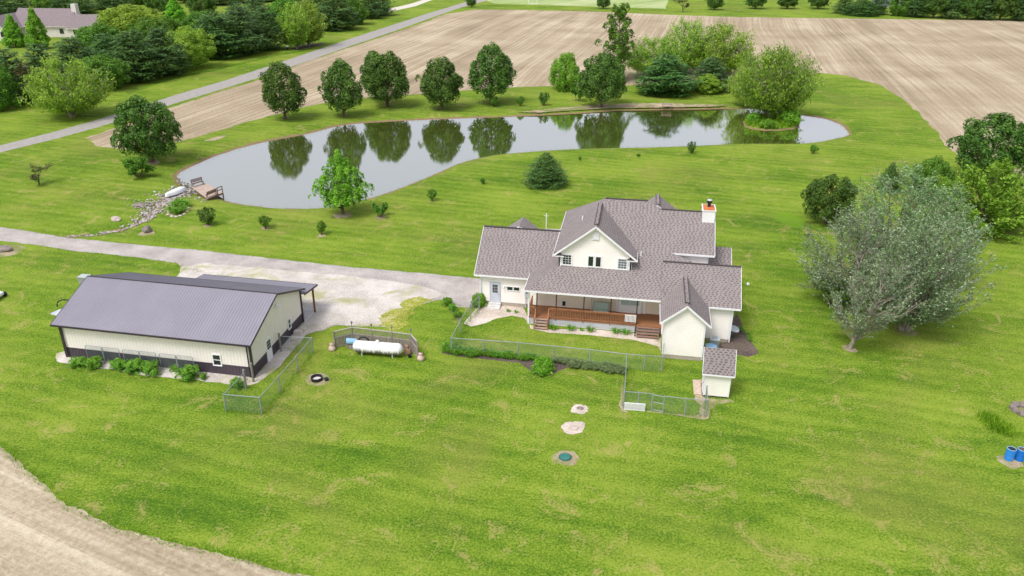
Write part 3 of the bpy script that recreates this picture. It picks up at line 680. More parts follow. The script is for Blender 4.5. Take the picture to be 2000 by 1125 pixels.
def door(parent, x0, x1, y, z0, z1, mat, lite=None):
    d = MB(); d.box((x0, y-.05, z0), (x1, y+.02, z1)); o = d.build('door', mat, parent)
    f = MB(); f.box((x0-.09, y-.06, z0), (x0, y, z1+.09)); f.box((x1, y-.06, z0), (x1+.09, y, z1+.09)); f.box((x0, y-.06, z1), (x1, y, z1+.09)); f.build('door_frame', m_ltgrey, o)
    if lite:
        a, b, c_, d_, nx, ny = lite; g = MB(); mu = MB()
        for i in range(nx):
            for j in range(ny): g.box((a+(b-a)*(i+.08)/nx, y-.06, c_+(d_-c_)*(j+.06)/ny), (a+(b-a)*(i+.92)/nx, y-.045, c_+(d_-c_)*(j+.94)/ny))
        g.build('pane', m_glass, o)
    h = MB(); h.tube((x1-.1, y-.11, z0+.95), (x1-.1, y-.05, z0+.95), .035); h.build('handle', m_grey, o)
    return o
door(HS, -13.08, -12.2, 68.11, .34, 2.42, m_door, (-12.9, -12.38, 1.35, 2.22, 3, 3))
s = MB()
for k in range(3): s.box((-13.25, 67.1+.3*k, 0 if k < 1 else .001), (-12.05, 67.42+.3*k if k < 2 else 68.05, .12+.11*k))
s.build('doorstep', m_conc, HS)
mb_ = MB(); mb_.box((-9.72, 67.96, 1.15), (-9.38, 68.1, 2.15)); mb_.tube((-9.62, 68.0, 0), (-9.62, 68.0, 1.2), .035); mb_.tube((-9.42, 68.0, .45), (-9.42, 68.0, 1.2), .03); mb_.build('meter_box', m_ltgrey, HS)
mt_ = MB(); mt_.tube((-9.55, 67.97, 1.72), (-9.55, 67.88, 1.72), .08, n=12); mt_.build('electric_meter', m_glass, HS)
lt = MB(); lt.box((-11.85, 67.98, 2.1), (-11.55, 68.1, 2.17)); lt.tube((-11.8, 67.95, 2.12), (-11.8, 67.85, 2.02), .05, .07); lt.build('wall_light', m_white, HS)
for x, y, z1 in ((-14.08, 68.02, 3.2), (9.3, 64.3, 3.45), (7.0, 69.0, 6.4)):
    q = MB(); q.box((x-.05, y-.08, .1 if z1 < 5 else 5.2), (x+.05, y-.0, z1)); q.build('downspout', m_white, HS)
# vents, pole
for x, y in ((-4.75, 71.4), (1.0, 68.2)):
    z = (ZL(x)+.0) if x < 0 else MP(y); vp = MB(); vp.tube((x, y, z-.1), (x, y, z+.38), .06, n=10); vp.build('vent_pipe', m_white, HS)
# chimney
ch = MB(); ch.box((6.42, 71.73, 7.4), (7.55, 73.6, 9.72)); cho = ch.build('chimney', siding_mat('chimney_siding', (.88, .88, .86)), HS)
cp = MB(); cp.box((6.36, 71.67, 9.72), (7.61, 73.66, 9.78)); cp.build('chimney_rim', m_white, cho)
cp = MB(); cp.hull([(6.45, 71.76, 9.782), (7.52, 71.76, 9.782), (7.52, 73.57, 9.782), (6.45, 73.57, 9.782)], [(6.9, 72.5, 9.87), (7.05, 72.5, 9.87), (7.05, 72.8, 9.87), (6.9, 72.8, 9.87)]); cp.build('chimney_cap', m_orange, cho)
fl = MB(); fl.tube((6.98, 72.65, 9.85), (6.98, 72.65, 10.25), .15, n=14); fl.tube((6.98, 72.65, 10.22), (6.98, 72.65, 10.5), .2, .26, n=14); fl.build('flue', m_black, cho)
fl = MB(); fl.tube((6.98, 72.65, 10.5), (6.98, 72.65, 10.56), .25, .18, n=14); fl.build('flue_lid', m_ltgrey, cho)
# porch -------------------------------------------------------------
DZ = .76
dk = MB(); dk.box((-8.87, 64.78, DZ-.09), (3.3, 67.34, DZ)); dko = dk.build('porch_deck', m_deck, HS)
bd = MB()
y = 64.79
bs = MB()
for x in (-8.87, -8.14, -6.34, -3.81, -1.36, .99):
    (bs if x == -8.87 else bd).box((x-.06, 64.8, 0 if x in (-8.87, .99) else .3), (x+.06, 64.92, 3.5))
for k in range(6): pass
bd_o = []
for x in (-8.14, -6.34, -3.81, -1.36, .99):
    q = MB(); q.box((x-.05, 64.82, .0 if x == .99 else .5), (x+.05, 64.92, 3.52)); q.build('porch_post', m_brown, HS)
q = MB(); q.box((-8.96, 64.78, 0), (-8.82, 64.92, 3.52)); q.build('porch_post', m_white, HS)
def railing(a, b, z=DZ, h=1.0, sp=.15):
    r = MB(); a = np.array(a, float); b = np.array(b, float); L = np.linalg.norm(b-a); n = max(2, int(L/sp))
    r.beam((*a, z+h), (*b, z+h), .13, .05); r.beam((*a, z+.12), (*b, z+.12), .05, .08); r.beam((*a, z+h-.1), (*b, z+h-.1), .04, .08)
    for i in range(n+1):
        p = a+(b-a)*i/n; r.box((p[0]-.022, p[1]-.022, z+.1), (p[0]+.022, p[1]+.022, z+h))
    r.build('railing', m_rail, HS)
railing((-6.95, 64.84), (.95, 64.84)); railing((-8.8, 64.84), (-8.3, 64.84)); railing((-8.84, 64.95), (-8.84, 67.2))
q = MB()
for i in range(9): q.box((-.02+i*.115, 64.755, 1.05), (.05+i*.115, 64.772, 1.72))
q.box((-.05, 64.75, 1.7), (.98, 64.776, 1.77)); q.build('pale_railing_section', m_white, HS)  # white slats over the rail make this stretch pale
q = MB(); q.box((-6.9, 64.84, .02), (1.0, 64.86, .05)); 
lattice(q, (-6.9, 64.86), (1.0, 64.86), .05, .68, .2, .085); lattice(q, (-8.85, 64.86), (-8.15, 64.86), .05, .68, .2, .085); q.build('lattice_skirt', m_white, HS)
q = MB(); q.box((-8.85, 64.93, 0), (3.25, 64.97, .66)); q.build('porch_base', m_ltgrey, HS)
def steps(name, x0, x1, yf, yb, n, z1, mat, rails=None):
    q = MB()
    for k in range(n):
        y0 = yf+(yb-yf)*k/n; z = z1*(k+1)/(n+0)
        if k < n: q.box((x0, y0, z-.05-.001*k), (x1, y0+(yb-yf)/n+.03, z-.001*k))
    for x in (x0, x1-.05): q.hull([(x, yf+.02, 0), (x+.05, yf+.02, 0), (x+.05, yb, 0), (x, yb, 0)], [(x, yf+.05, z1/n-.06), (x+.05, yf+.05, z1/n-.06), (x+.05, yb, z1-.08), (x, yb, z1-.08)])
    o = q.build(name, mat, HS)
    if rails:
        for x in rails:
            r = MB(); r.box((x-.045, yf-.02, 0), (x+.045, yf+.07, 1.05)); r.beam((x, yf, 1.05), (x, yb+.1, z1+1.02), .07, .05); r.beam((x, yf, .4), (x, yb+.1, z1+.3), .04, .06)
            r.box((x-.045, yb+.02, z1-.1), (x+.045, yb+.1, z1+1.03)); r.build('stair_rail', m_rail, o)
steps('porch_steps', -8.15, -7.05, 63.75, 64.78, 4, .68, m_step, (-8.2, -7.0))
steps('porch_steps', 1.12, 3.12, 63.75, 64.78, 4, .68, cm('dark_step_wood', (.36, .22, .16), (.18, .11, .08), 4, .8, stretch=(1, 5, 1)))
q = MB(); q.box((.93, 64.0, 0), (1.03, 64.1, 1.0)); q.build('newel_post', m_brown, HS)
# things on the porch wall
window(HS, (.35, 67.30, 1.95), 1.7, .85, 2, 1, glass=m_paleglass, frame=.22)
q = MB(); q.box((-.72, 67.2, DZ), (1.42, 67.32, 1.3)); q.build('white_bay', m_white, HS)
for x0, x1 in ((1.55, 1.82), (-.95, -.78)): q = MB(); q.box((x0, 67.26, DZ), (x1, 67.34, 3.4)); q.build('door_trim', m_white, HS)
window(HS, (-4.9, 67.35, 2.85), .9, .35, frame=.05); window(HS, (-1.4, 67.35, 2.9), .6, .35, frame=.05); window(HS, (-5.85, 67.35, 1.15), .3, .5, frame=.04)
# white box on the east wall
q = MB(); q.box((9.26, 65.2, .9), (9.36, 66.0, 2.0)); q.build('utility_panel', m_ltgrey, HS)
DS = thing('wall_awning', 'pale grey rounded panel jutting from the east wall of the farmhouse', 'awning', (9.3, 65.6, .7))
q = MB(); P = [(9.30, 65.0, .95), (9.95, 65.0, .82), (10.2, 65.2, .78), (10.25, 65.6, .78), (10.2, 66.0, .78), (9.95, 66.2, .82), (9.30, 66.2, .95)]
q.slab(P, .06); q.build('panel', m_ltgrey, DS)
for y in (65.2, 66.0): q = MB(); q.beam((9.31, y, .3), (9.9, y, .76), .04); q.build('bracket', m_grey, DS)
# television mast behind the garage
q = MB(); q.tube((-8.66, 75.2, 0), (-8.66, 75.2, 7.25), .045, n=8); q.beam((-8.9, 75.2, 7.0), (-8.4, 75.2, 7.0), .03)
tag(q.build('mast', m_white, loc=(-8.66, 75.2, 0)), 'thin white mast standing up behind the garage roof', 'mast')
# porch swing
SW = thing('porch_swing', 'green cushioned canopy swing seat on the porch', 'swing seat', (-2.3, 66.4, DZ))
q = MB()
for x in (-3.2, -1.4):
    q.tube((x, 65.95, DZ), (x, 66.35, 2.75), .035); q.tube((x, 66.85, DZ), (x, 66.35, 2.75), .035)
q.tube((-3.2, 66.35, 2.75), (-1.4, 66.35, 2.75), .035); q.tube((-3.2, 65.95, .8), (-3.2, 66.85, .8), .03); q.tube((-1.4, 65.95, .8), (-1.4, 66.85, .8), .03)
q.build('frame', cm('tan_swing_frame', (.55, .50, .40)), SW)
m_sw = cm('green_swing_cushion', (.42, .50, .44), (.33, .42, .36), 4, .9)
q = MB(); q.box((-3.0, 66.05, 1.12), (-1.6, 66.6, 1.28)); q.build('seat', m_sw, SW, bevel=.05)
q = MB(); q.hull([(-3.0, 66.55, 1.2), (-1.6, 66.55, 1.2), (-1.6, 66.68, 1.2), (-3.0, 66.68, 1.2)], [(-3.0, 66.75, 1.85), (-1.6, 66.75, 1.85), (-1.6, 66.87, 1.85), (-3.0, 66.87, 1.85)]); q.build('backrest', m_sw, SW, bevel=.04)
q = MB()
for x in (-3.05, -1.55):
    for y in (66.1, 66.7): q.tube((x, y, 1.15), (x, 66.35, 2.72), .012, n=5)
q.build('hanger', m_grey, SW)

# ------------------------------------------------------------------ shed
SH = thing('garden_shed', 'small cream sided shed with a brown shingle roof beside the dog run', 'shed', (7.5, 56, 0))
w = MB(); walls(w, [(6.55, 54.95), (8.5, 54.95), (8.5, 56.85), (6.55, 56.85)], .12, 2.25)
for x in (6.55, 8.5): w.face([(x, 54.95, 2.25), (x, 56.85, 2.25), (x, 55.85, 3.75)])
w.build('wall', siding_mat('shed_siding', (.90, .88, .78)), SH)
r = MB(); r.slab([(6.3, 54.72, 2.15), (8.75, 54.72, 2.15), (8.75, 55.88, 3.93), (6.3, 55.88, 3.93)], .07); r.slab([(6.3, 55.88, 3.93), (8.75, 55.88, 3.93), (8.75, 57.05, 2.15), (6.3, 57.05, 2.15)], .07)
ro = r.build('roof', [m_shingle, m_white], SH)
q = MB()
for x in (6.29, 8.76): q.beam((x, 54.72, 2.09), (x, 55.88, 3.87), .03, .11); q.beam((x, 57.05, 2.09), (x, 55.88, 3.87), .03, .11)
q.beam((6.3, 54.71, 2.09), (8.75, 54.71, 2.09), .03, .11); q.build('fascia', m_white, ro)
q = MB()
for x in (6.55, 8.5): q.box((x-.03 if x < 7 else x-.09, 54.92, .12), (x+.09 if x < 7 else x+.03, 54.948, 2.2))
q.build('corner_board', m_white, SH)
q = MB(); q.box((6.5, 54.97, .0), (8.45, 56.8, .11)); q.build('base', m_dktrim, SH)
q = MB(); q.box((6.49, 55.2, .15), (6.53, 56.1, 2.0)); d_ = q.build('door', m_white, SH)
q = MB(); q.box((6.46, 55.28, 1.0), (6.49, 55.33, 1.12)); q.build('handle', m_black, d_)
pd = MB(); pd.box((5.85, 55.0, 0), (6.45, 57.2, .11)); tag(pd.build('concrete_pad', m_pebble, loc=(6.1, 56, 0)), 'brown concrete slab on the grass left of the small shed', 'slab')
# air conditioner and round lid
AC = thing('air_conditioner', 'square grey air conditioning unit behind the shed by the east wall', 'air conditioner', (7.95, 63.2, 0))
q = MB(); q.box((7.5, 62.7, .08), (8.3, 63.5, .95)); q.build('housing', m_grey, AC, bevel=.03)
q = MB(); q.box((7.48, 62.68, .95), (8.32, 63.52, 1.05)); q.build('top', m_ltgrey, AC, bevel=.03)
q = MB(); q.rings([(7.9, 63.1, 1.05), (7.9, 63.1, 1.08)], [.3, .28], 16); q.build('fan_grille', m_grey, AC)
TB = thing('round_tub', 'pale round lidded tub partly hidden behind the shed roof', 'tub', (7.55, 62.0, 0))
q = MB(); q.rings([(7.55, 62.0, 0), (7.55, 62.0, .75)], [.40, .46], 20); q.build('body', m_ltgrey, TB)
q = MB(); q.rings([(7.55, 62.0, .75), (7.55, 62.0, .8), (7.55, 62.0, .86)], [.5, .5, .3], 20); q.build('lid', m_blue2, TB)
# ------------------------------------------------------------------ barn
BN = thing('metal_barn', 'long cream metal barn with brown wainscot and grey ribbed metal roof', 'barn', (-38, 56.3, 0))
BA = R(-1.3)
def bw(u, v, z):       # barn frame: u along the long front towards the left end, v away from the camera
    c_, s_ = math.cos(BA), math.sin(BA); return (-29.6-u*c_, 51.3-u*s_+0*v+v*c_, z) if False else (-29.6-u*c_-v*s_*-0.0, 51.3-u*s_+v, z)
BL_, BD, BE, BR, WZ = 17.1, 10.0, 3.2, 5.12, .92
def bwall(z0, z1, gable):
    q = MB(); c4 = [(0, 0), (0, BD), (BL_, BD), (BL_, 0)]
    for i in range(4):
        a, b = c4[i], c4[(i+1) % 4]; q.face([bw(*b, z0), bw(*a, z0), bw(*a, z1), bw(*b, z1)][::-1])
        L = math.hypot(b[0]-a[0], b[1]-a[1]); n = int(L/.3)
        for k in range(1, n):      # ribs of the sheeting
            u = a[0]+(b[0]-a[0])*k/n; v = a[1]+(b[1]-a[1])*k/n
            zt = z1
            if gable and i in (0, 2): zt = BE+(BR-BE)*(1-abs(v-BD/2)/(BD/2))-.05
            p, r_ = bw(u, v, z0), bw(u, v, zt); q.beam(p, r_, .035, .035)
    if gable:
        for u in (0, BL_): q.face([bw(u, 0, z1), bw(u, BD, z1), bw(u, BD/2, BR)])
    return q
bwall(WZ, BE, True).build('wall', m_barncream, BN)
q = MB(); c4 = [(-.01, -.01), (-.01, BD+.01), (BL_+.01, BD+.01), (BL_+.01, -.01)]
for i in range(4):
    a, b = c4[i], c4[(i+1) % 4]; q.face([bw(*a, 0), bw(*b, 0), bw(*b, WZ), bw(*a, WZ)])
    L = math.hypot(b[0]-a[0], b[1]-a[1]); n = int(L/.3)
    for k in range(1, n): u = a[0]+(b[0]-a[0])*k/n; v = a[1]+(b[1]-a[1])*k/n; q.beam(bw(u, v, 0), bw(u, v, WZ), .04, .04)
    q.beam(bw(*a, WZ+.02), bw(*b, WZ+.02), .05, .05)
q.build('wainscot', m_barnbrown, BN)
OV = .5; zE = BE+.08; zR = BR+.18; oe = .45
q = MB()
for s, v0 in ((1, -oe), (-1, BD+oe)):
    q.slab([bw(-.35, v0, zE), bw(BL_+.45, v0, zE), bw(BL_+.45, BD/2, zR), bw(-.35, BD/2, zR)], .05)
ro = q.build('roof', [m_metalroof, m_dktrim], BN)
q = MB(); n = 68
for k in range(n+1):
    u = -.33+(BL_+.76)*k/n
    for v0 in (-oe, BD+oe): q.beam(np.array(bw(u, v0, zE))+(0, 0, .014), np.array(bw(u, BD/2, zR))+(0, 0, .014), .05, .028)
q.build('roof_ribs', m_rib, ro)
q = MB()
for u in (-.37, BL_+.47):
    q.beam(bw(u, -oe, zE-.05), bw(u, BD/2, zR-.05), .04, .17); q.beam(bw(u, BD+oe, zE-.05), bw(u, BD/2, zR-.05), .04, .17)
q.beam(bw(-.37, -oe-.05, zE-.07), bw(BL_+.45, -oe-.05, zE-.07), .11, .12); q.beam(bw(-.37, BD+oe+.05, zE-.07), bw(BL_+.45, BD+oe+.05, zE-.07), .11, .12)
q.build('gutter', m_dktrim, ro)
q = MB(); q.beam(bw(-.34, BD/2, zR+.02), bw(BL_+.44, BD/2, zR+.02), .12, .04); q.build('ridge_cap', m_dktrim, ro)
q = MB()
for u, v in ((-.03, -.03), (BL_+.03, -.03), (-.03, BD+.03)): q = MB(); q.beam(bw(u, v, 0), bw(u, v, BE), .16, .16); q.build('corner_trim', m_dktrim, BN)
# downspouts
q = MB()
for u in (.22, BL_-.15): q = MB(); q.beam(bw(u, -.12, .1), bw(u, -.12, BE-.1), .08); q.build('downspout', m_dktrim, BN)
def bwin_front(u, z, w_, h_):
    p = bw(u, 0, z); window(BN, (p[0], p[1]-.02, z), w_, h_, 1, 2, frame=.09, mull=.05)
bwin_front(3.05, 1.33, .62, .92)
def bwin_side(v, z, w_, h_): window(BN, (-29.58, 51.3+v, z), w_, h_, 1, 2, axis='x', frame=.09, mull=.05, name='window')
bwin_side(7.2, 1.28, .42, .85)
q = MB(); q.box((-29.6, 53.86, 0), (-29.53, 54.78, 2.02)); d_ = q.build('door', m_white, BN)
q = MB()
for i in range(3):
    for j in range(3): q.box((-29.528, 54.0+.22*i, 1.08+.27*j), (-29.515, 54.18+.22*i, 1.3+.27*j))
q.build('pane', m_glass, d_)
q = MB(); q.tube((-29.53, 54.68, .95), (-29.44, 54.68, .95), .03); q.build('handle', m_grey, d_)
q = MB(); q.box((-29.56, 56.3, 4.15), (-29.40, 56.5, 4.3)); q.tube((-29.45, 56.35, 4.2), (-29.28, 56.25, 4.02), .05, .1); q.tube((-29.45, 56.45, 4.2), (-29.28, 56.6, 4.02), .05, .1); q.build('floodlight', m_white, BN)
# lean-to
q = MB(); l0, l1 = -.45, 11.3
q.slab([bw(l0, BD+.02, 2.95), bw(l1, BD+.02, 2.95), bw(l1, BD+3.0, 2.55), bw(l0, BD+3.0, 2.55)], .06)
lo = q.build('lean_to_roof', [m_metalroof, m_dktrim], BN)
q = MB(); n = 34
for k in range(n+1):
    u = l0+(l1-l0)*k/n; q.beam(np.array(bw(u, BD+.02, 2.965)), np.array(bw(u, BD+3.0, 2.565)), .07, .035)
q.build('roof_ribs', m_rib, lo)
q = MB(); q.beam(bw(l0-.02, BD, 2.9), bw(l0-.02, BD+3.02, 2.5), .04, .18); q.beam(bw(l0, BD+3.02, 2.48), bw(l1, BD+3.02, 2.48), .05, .18); q.build('fascia', m_dktrim, lo)
for u in (-.3, 3.6, 7.4, 11.0):
    q = MB(); q.beam(bw(u, BD+2.2 if u < 0 else BD+2.6, 0), bw(u, BD+2.2 if u < 0 else BD+2.6, 2.5), .15, .15); q.build('post', cm('brown_timber', (.25, .13, .07), (.16, .08, .04), 4, .8) if u < 0 else bpy.data.materials['brown_timber'], BN)
q = MB(); q.face([bw(-.3, BD+.0, .02), bw(11, BD+.0, .02), bw(11, BD+2.9, .02), bw(-.3, BD+2.9, .02)][::1]); q.build('slab', m_conc, BN)
# ------------------------------------------------------------------ far house on the left
FH = thing('neighbour_house', 'pale sided house with a long grey roof behind the pines at far left', 'house', G(110, 75))
f0 = G(110, 75)
fa = math.atan2(*(G(160, 78)-G(20, 78))[[1, 0]])-R(4)
def fw(u, v, z): return (f0[0]+u*math.cos(fa)-v*math.sin(fa), f0[1]+u*math.sin(fa)+v*math.cos(fa), z)
m_far = cm('pale_far_siding', (.70, .66, .60), (.62, .58, .52), 1, .7)
m_farroof = cm('far_roof_shingles', (.27, .225, .225), (.17, .14, .145), 3, .9)
def fhouse(u0, u1, v0, v1, ze, zr, wn=True):
    q = MB()
    for a, b in (((u0, v0), (u1, v0)), ((u1, v0), (u1, v1)), ((u1, v1), (u0, v1)), ((u0, v1), (u0, v0))): q.face([fw(*a, 0), fw(*b, 0), fw(*b, ze), fw(*a, ze)])
    vm = (v0+v1)/2
    for u in (u0, u1): q.face([fw(u, v0, ze), fw(u, v1, ze), fw(u, vm, zr-.15)])
    q.build('wall', m_far, FH)
    q = MB(); o = .5; q.slab([fw(u0-o, v0-o, ze-.2), fw(u1+o, v0-o, ze-.2), fw(u1+o, vm, zr), fw(u0-o, vm, zr)], .2); q.slab([fw(u0-o, vm, zr), fw(u1+o, vm, zr), fw(u1+o, v1+o, ze-.2), fw(u0-o, v1+o, ze-.2)], .2)
    q.build('roof', [m_farroof, m_far], FH)
fhouse(-14.5, 2.8, 3, 15, 3.4, 8.0); fhouse(3.3, 11.0, 1.5, 9.5, 3.0, 6.6)
def fcross(u0, u1, v0, v1, ze, zr):
    q = MB(); um = (u0+u1)/2
    for a, b in (((u0, v0), (u1, v0)), ((u1, v0), (u1, v1)), ((u0, v1), (u0, v0))): q.face([fw(*a, 0), fw(*b, 0), fw(*b, ze), fw(*a, ze)])
    q.face([fw(u0, v0, ze), fw(u1, v0, ze), fw(um, v0, zr-.15)]); q.build('wall', m_far, FH)
    q = MB(); o = .5; q.slab([fw(u0-o, v0-o, ze-.2), fw(um, v0-o, zr), fw(um, v1, zr), fw(u0-o, v1, ze-.2)], .2); q.slab([fw(um, v0-o, zr), fw(u1+o, v0-o, ze-.2), fw(u1+o, v1, ze-.2), fw(um, v1, zr)], .2)
    q.build('roof', [m_farroof, m_far], FH)
fcross(-19.5, -11.5, -6, 10, 3.2, 6.8)
q = MB(); a = fw(3.2, 8.6, 6.4); q.box((a[0]-.8, a[1]-.8, 6.2), (a[0]+.8, a[1]+.8, 9.4)); q.build('chimney', m_far, FH)
for u, v, z in ((5.6, 1.45, 1.7), (-12.6, -6.05, 1.8), (0.5, 2.95, 1.8)):
    a = fw(u-.6, v, z-.7); b = fw(u+.6, v, z-.7); q = MB(); q.beam((a[0], a[1], z), (b[0], b[1], z), .12, 1.4, up=(0, 0, 1)); q.build('window', m_glass, FH)
# ------------------------------------------------------------------ fences
def mesh_panel(parent, a, b, z0, z1):
    L = math.hypot(b[0]-a[0], b[1]-a[1]); q = MB(); q.face([(a[0], a[1], z0), (b[0], b[1], z0), (b[0], b[1], z1), (a[0], a[1], z1)], [(0, 0), (L, 0), (L, z1-z0), (0, z1-z0)])
    q.build('wire_mesh', m_wire, parent)
def fence_run(parent, pts, h=1.45, post_r=.045, rail=True, terminal=()):
    pts = [G(*p)[:2] for p in pts]
    for i in range(len(pts)-1):
        a, b = pts[i], pts[i+1]; mesh_panel(parent, a, b, .05, h-.02)
        if rail: q = MB(); q.tube((a[0], a[1], h), (b[0], b[1], h), .03, n=6); q.build('rail', m_grey, parent)
def posts(parent, pts, h, r=.05, mat=None):
    for p in pts:
        g = G(*p); q = MB(); q.rings([(g[0], g[1], 0), (g[0], g[1], h), (g[0], g[1], h+.05)], [r, r, r*.4], 8); q.build('post', mat or m_grey, parent)
YF = thing('yard_fence', 'galvanised chain link fence around the front yard and its gated lower dog run', 'fence', G(1050, 697))
FL = [(936,606),(919.6,622),(900.6,652),(882,690)]
FF = [(882,690),(944.5,694),(1012,699),(1082,706),(1151,713),(1222,722)]
FG = [(1222,722),(1257,725),(1291,727)]
FD = [(1222,722),(1217.5,797),(1245,799),(1272,802)]
FE = [(1294.6,806.5),(1337,811),(1378,814),(1377,786)]
for run in (FL, FF, FG, FD, FE): fence_run(YF, run, 1.5)
fence_run(YF, [(1291,727),(1294,700)], 1.5)
allp = []
for run in (FL, FF, FG, FD, FE):
    for p in run:
        if p not in allp: allp.append(p)
posts(YF, allp, 1.53, .05)
GT = thing_gate = None
g0, g1 = G(1272, 802)[:2], G(1294.6, 806.5)[:2]
q = MB()
for z in (.12, .8, 1.45): q.tube((*g0, z), (*g1, z), .03, n=6)
for p in (g0, g1): q.tube((*p, .1), (*p, 1.45), .03, n=6)
go = q.build('gate', m_grey, YF)
L_ = math.hypot(*(g1-g0)); q = MB(); q.face([(*g0, .12), (*g1, .12), (*g1, 1.45), (*g0, 1.45)], [(0, 0), (L_, 0), (L_, 1.3), (0, 1.3)]); q.build('wire_mesh', m_wire, go)
a, b = G(1218.8, 799)[:2], G(1259.5, 802)[:2]
q = MB(); lattice(q, a-np.array([0, .06]), b-np.array([0, .06]), .03, .62, .13, .05); tag(q.build('lattice_panel', m_white, loc=(*a, 0)), 'white lattice panel leaning on the bottom of the dog run fence', 'lattice panel')
KF = thing('kennel_fence', 'chain link kennel fence with wooden posts at the gable end of the barn', 'fence', G(511, 809))
fence_run(KF, [(481,760),(442,803)], 1.5); fence_run(KF, [(442,803),(511.5,809),(547.8,767),(582,727),(612,690)], 1.5); fence_run(KF, [(612,690),(580,688),(549,686)], 1.5)
posts(KF, [(442,803),(511.5,809),(547.8,767),(582,727),(612,690)], 1.55, .055)
posts(KF, [(549,686),(481,759),(495.4,746)], 1.75, .095, m_greywood)
# cattle-panel trellises on the barn front
for (x0, x1) in ((166, 231), (239, 304), (310, 376)):
    T = thing('trellis', 'arched steel pipe trellis with two bays against the barn front, %s of three' % {166: 'leftmost', 239: 'middle', 310: 'rightmost'}[x0], 'trellis', G((x0+x1)/2, 703+(x0+x1)/2*.06))
    a, b = np.array(bw(0, 0, 0)), np.array(bw(1, 0, 0))
    def uu(px):                       # u of the point of the front face near a pixel column
        best = min(np.linspace(0, 17.1, 400), key=lambda u: abs(_px(bw(u, -.35, 1.5))[0]-px)); return best
    def _px(p):
        v = np.array(p)-np.array([0, 0, CAM_H]); return (1000+FPX*(v@AX)/(v@AF), 562.5-FPX*(v@AU)/(v@AF))
    u0, u1 = uu(x0), uu(x1); um = (u0+u1)/2
    for ua, ub in ((u0, um-.03), (um+.03, u1)):
        q = MB(); q.rings([bw(ua, -.35, 0), bw(ua, -.35, 1.45), bw(ua+(ub-ua)*.05, -.35, 1.55), bw(ub-(ub-ua)*.05, -.35, 1.55), bw(ub, -.35, 1.45), bw(ub, -.35, 0)], [.026]*6, 6)
        q.build('hoop', m_grey, T)
        q = MB(); A_, B_ = bw(ua, -.35, .05), bw(ub, -.35, .05); L_ = abs(ua-ub)
        q.face([A_, B_, (B_[0], B_[1], 1.5), (A_[0], A_[1], 1.5)], [(0, 0), (L_*.4, 0), (L_*.4, .6), (0, .6)]); q.build('wire_mesh', m_wire, T)
# blocks beside the barn wall
for i, (px, py, s_, lb) in enumerate(((583, 652, .40, 'cream stone block beside the barn wall, nearer the lawn'), (577, 665, .34, 'small pale stone block beside the barn wall near the kennel gate'), (593, 645, .32, 'pale stone block beside the barn wall near its rear corner'))):
    g = G(px, py); q = MB(); q.hull([(g[0]-s_, g[1]-s_*.7, 0), (g[0]+s_, g[1]-s_*.6, 0), (g[0]+s_*.9, g[1]+s_*.7, 0), (g[0]-s_*.9, g[1]+s_*.6, 0)], [(g[0]-s_*.9, g[1]-s_*.6, s_*.9), (g[0]+s_*.85, g[1]-s_*.6, s_*.95), (g[0]+s_*.9, g[1]+s_*.6, s_*.9), (g[0]-s_*.8, g[1]+s_*.6, s_*.9)])
    tag(q.build('stone_block', cm('cream_stone', (.68, .62, .54), (.5, .44, .38), 5, .9) if i == 0 else bpy.data.materials['cream_stone'], loc=g, bevel=.03), lb, 'stone block')
# ------------------------------------------------------------------ tank screen, tank
SF = thing('screen_fence', 'weathered grey board fence with lattice top around the white tank', 'fence', G(735, 680))
SP = [(655,680),(690,671),(728,675.5),(767,680),(804,685),(816,700)]
SW_ = [G(*p)[:2] for p in SP]
q = MB(); H0, H1 = 1.02, 1.62
for i in range(5):
    a, b = SW_[i], SW_[i+1]; L = np.linalg.norm(b-a); n = int(L/.15)
    for k in range(n):
        p = a+(b-a)*(k+.08)/n; r_ = a+(b-a)*(k+.92)/n; j = random.uniform(-.01, .01)
        q.beam((*p, .05+(H0-.05)/2+j), (*r_, .05+(H0-.05)/2+j), .02, H0-.08)
q.build('boards', m_oldwood, SF)
q = MB()
for i in range(5): lattice(q, SW_[i], SW_[i+1], H0+.02, H1-.04, .17, .035, .015, False)
q.build('lattice', m_oldwood, SF)
q = MB()
for i in range(5):
    a, b = SW_[i], SW_[i+1]; q.beam((*a, H1), (*b, H1), .12, .05); q.beam((*a, H0), (*b, H0), .07, .07); q.beam((*a, .12), (*b, .12), .05, .08)
q.build('rail', cm('pale_weathered_rail', (.48, .43, .38), (.30, .26, .22), 5, .9), SF)
for i, p in enumerate(SW_):
    q = MB(); h = 1.68 if i in (0, 5) else 2.15; q.box((p[0]-.055, p[1]-.055, 0), (p[0]+.055, p[1]+.055, 1.68))
    po = q.build('post', m_oldwood, SF)
    if i not in (0, 5): q = MB(); q.tube((*p, 1.68), (*p, 2.0), .025, n=6); q.rings([(*p, 1.98), (*p, 2.05), (*p, 2.18), (*p, 2.24)], [.05, .09, .09, .02], 8); q.build('finial', m_oldwood, po)
TK = thing('propane_tank', 'long white propane tank streaked with rust and mildew inside the board fence', 'tank', G(737, 694))
a, b = G(700, 691), G(778, 697); d_ = (b-a)/np.linalg.norm(b-a); r_ = .52; zc = .75
a = a+d_*.0; q = MB(); pts = []; rad = []
for t_ in np.linspace(0, math.pi/2, 7): pts.append(a-d_*(.42*math.cos(t_))+(0, 0, zc)); rad.append(max(.01, r_*math.sin(t_)))
for s in np.linspace(.12, .88, 6): pts.append(a+(b-a)*s+(0, 0, zc)); rad.append(r_)
for t_ in np.linspace(math.pi/2, 0, 7): pts.append(b+d_*(.42*math.cos(t_))+(0, 0, zc)); rad.append(max(.01, r_*math.sin(t_)))
t = NT('mildewed_white_tank'); v = t.coord(); sz = t.n('ShaderNodeSeparateXYZ', i_0=v)
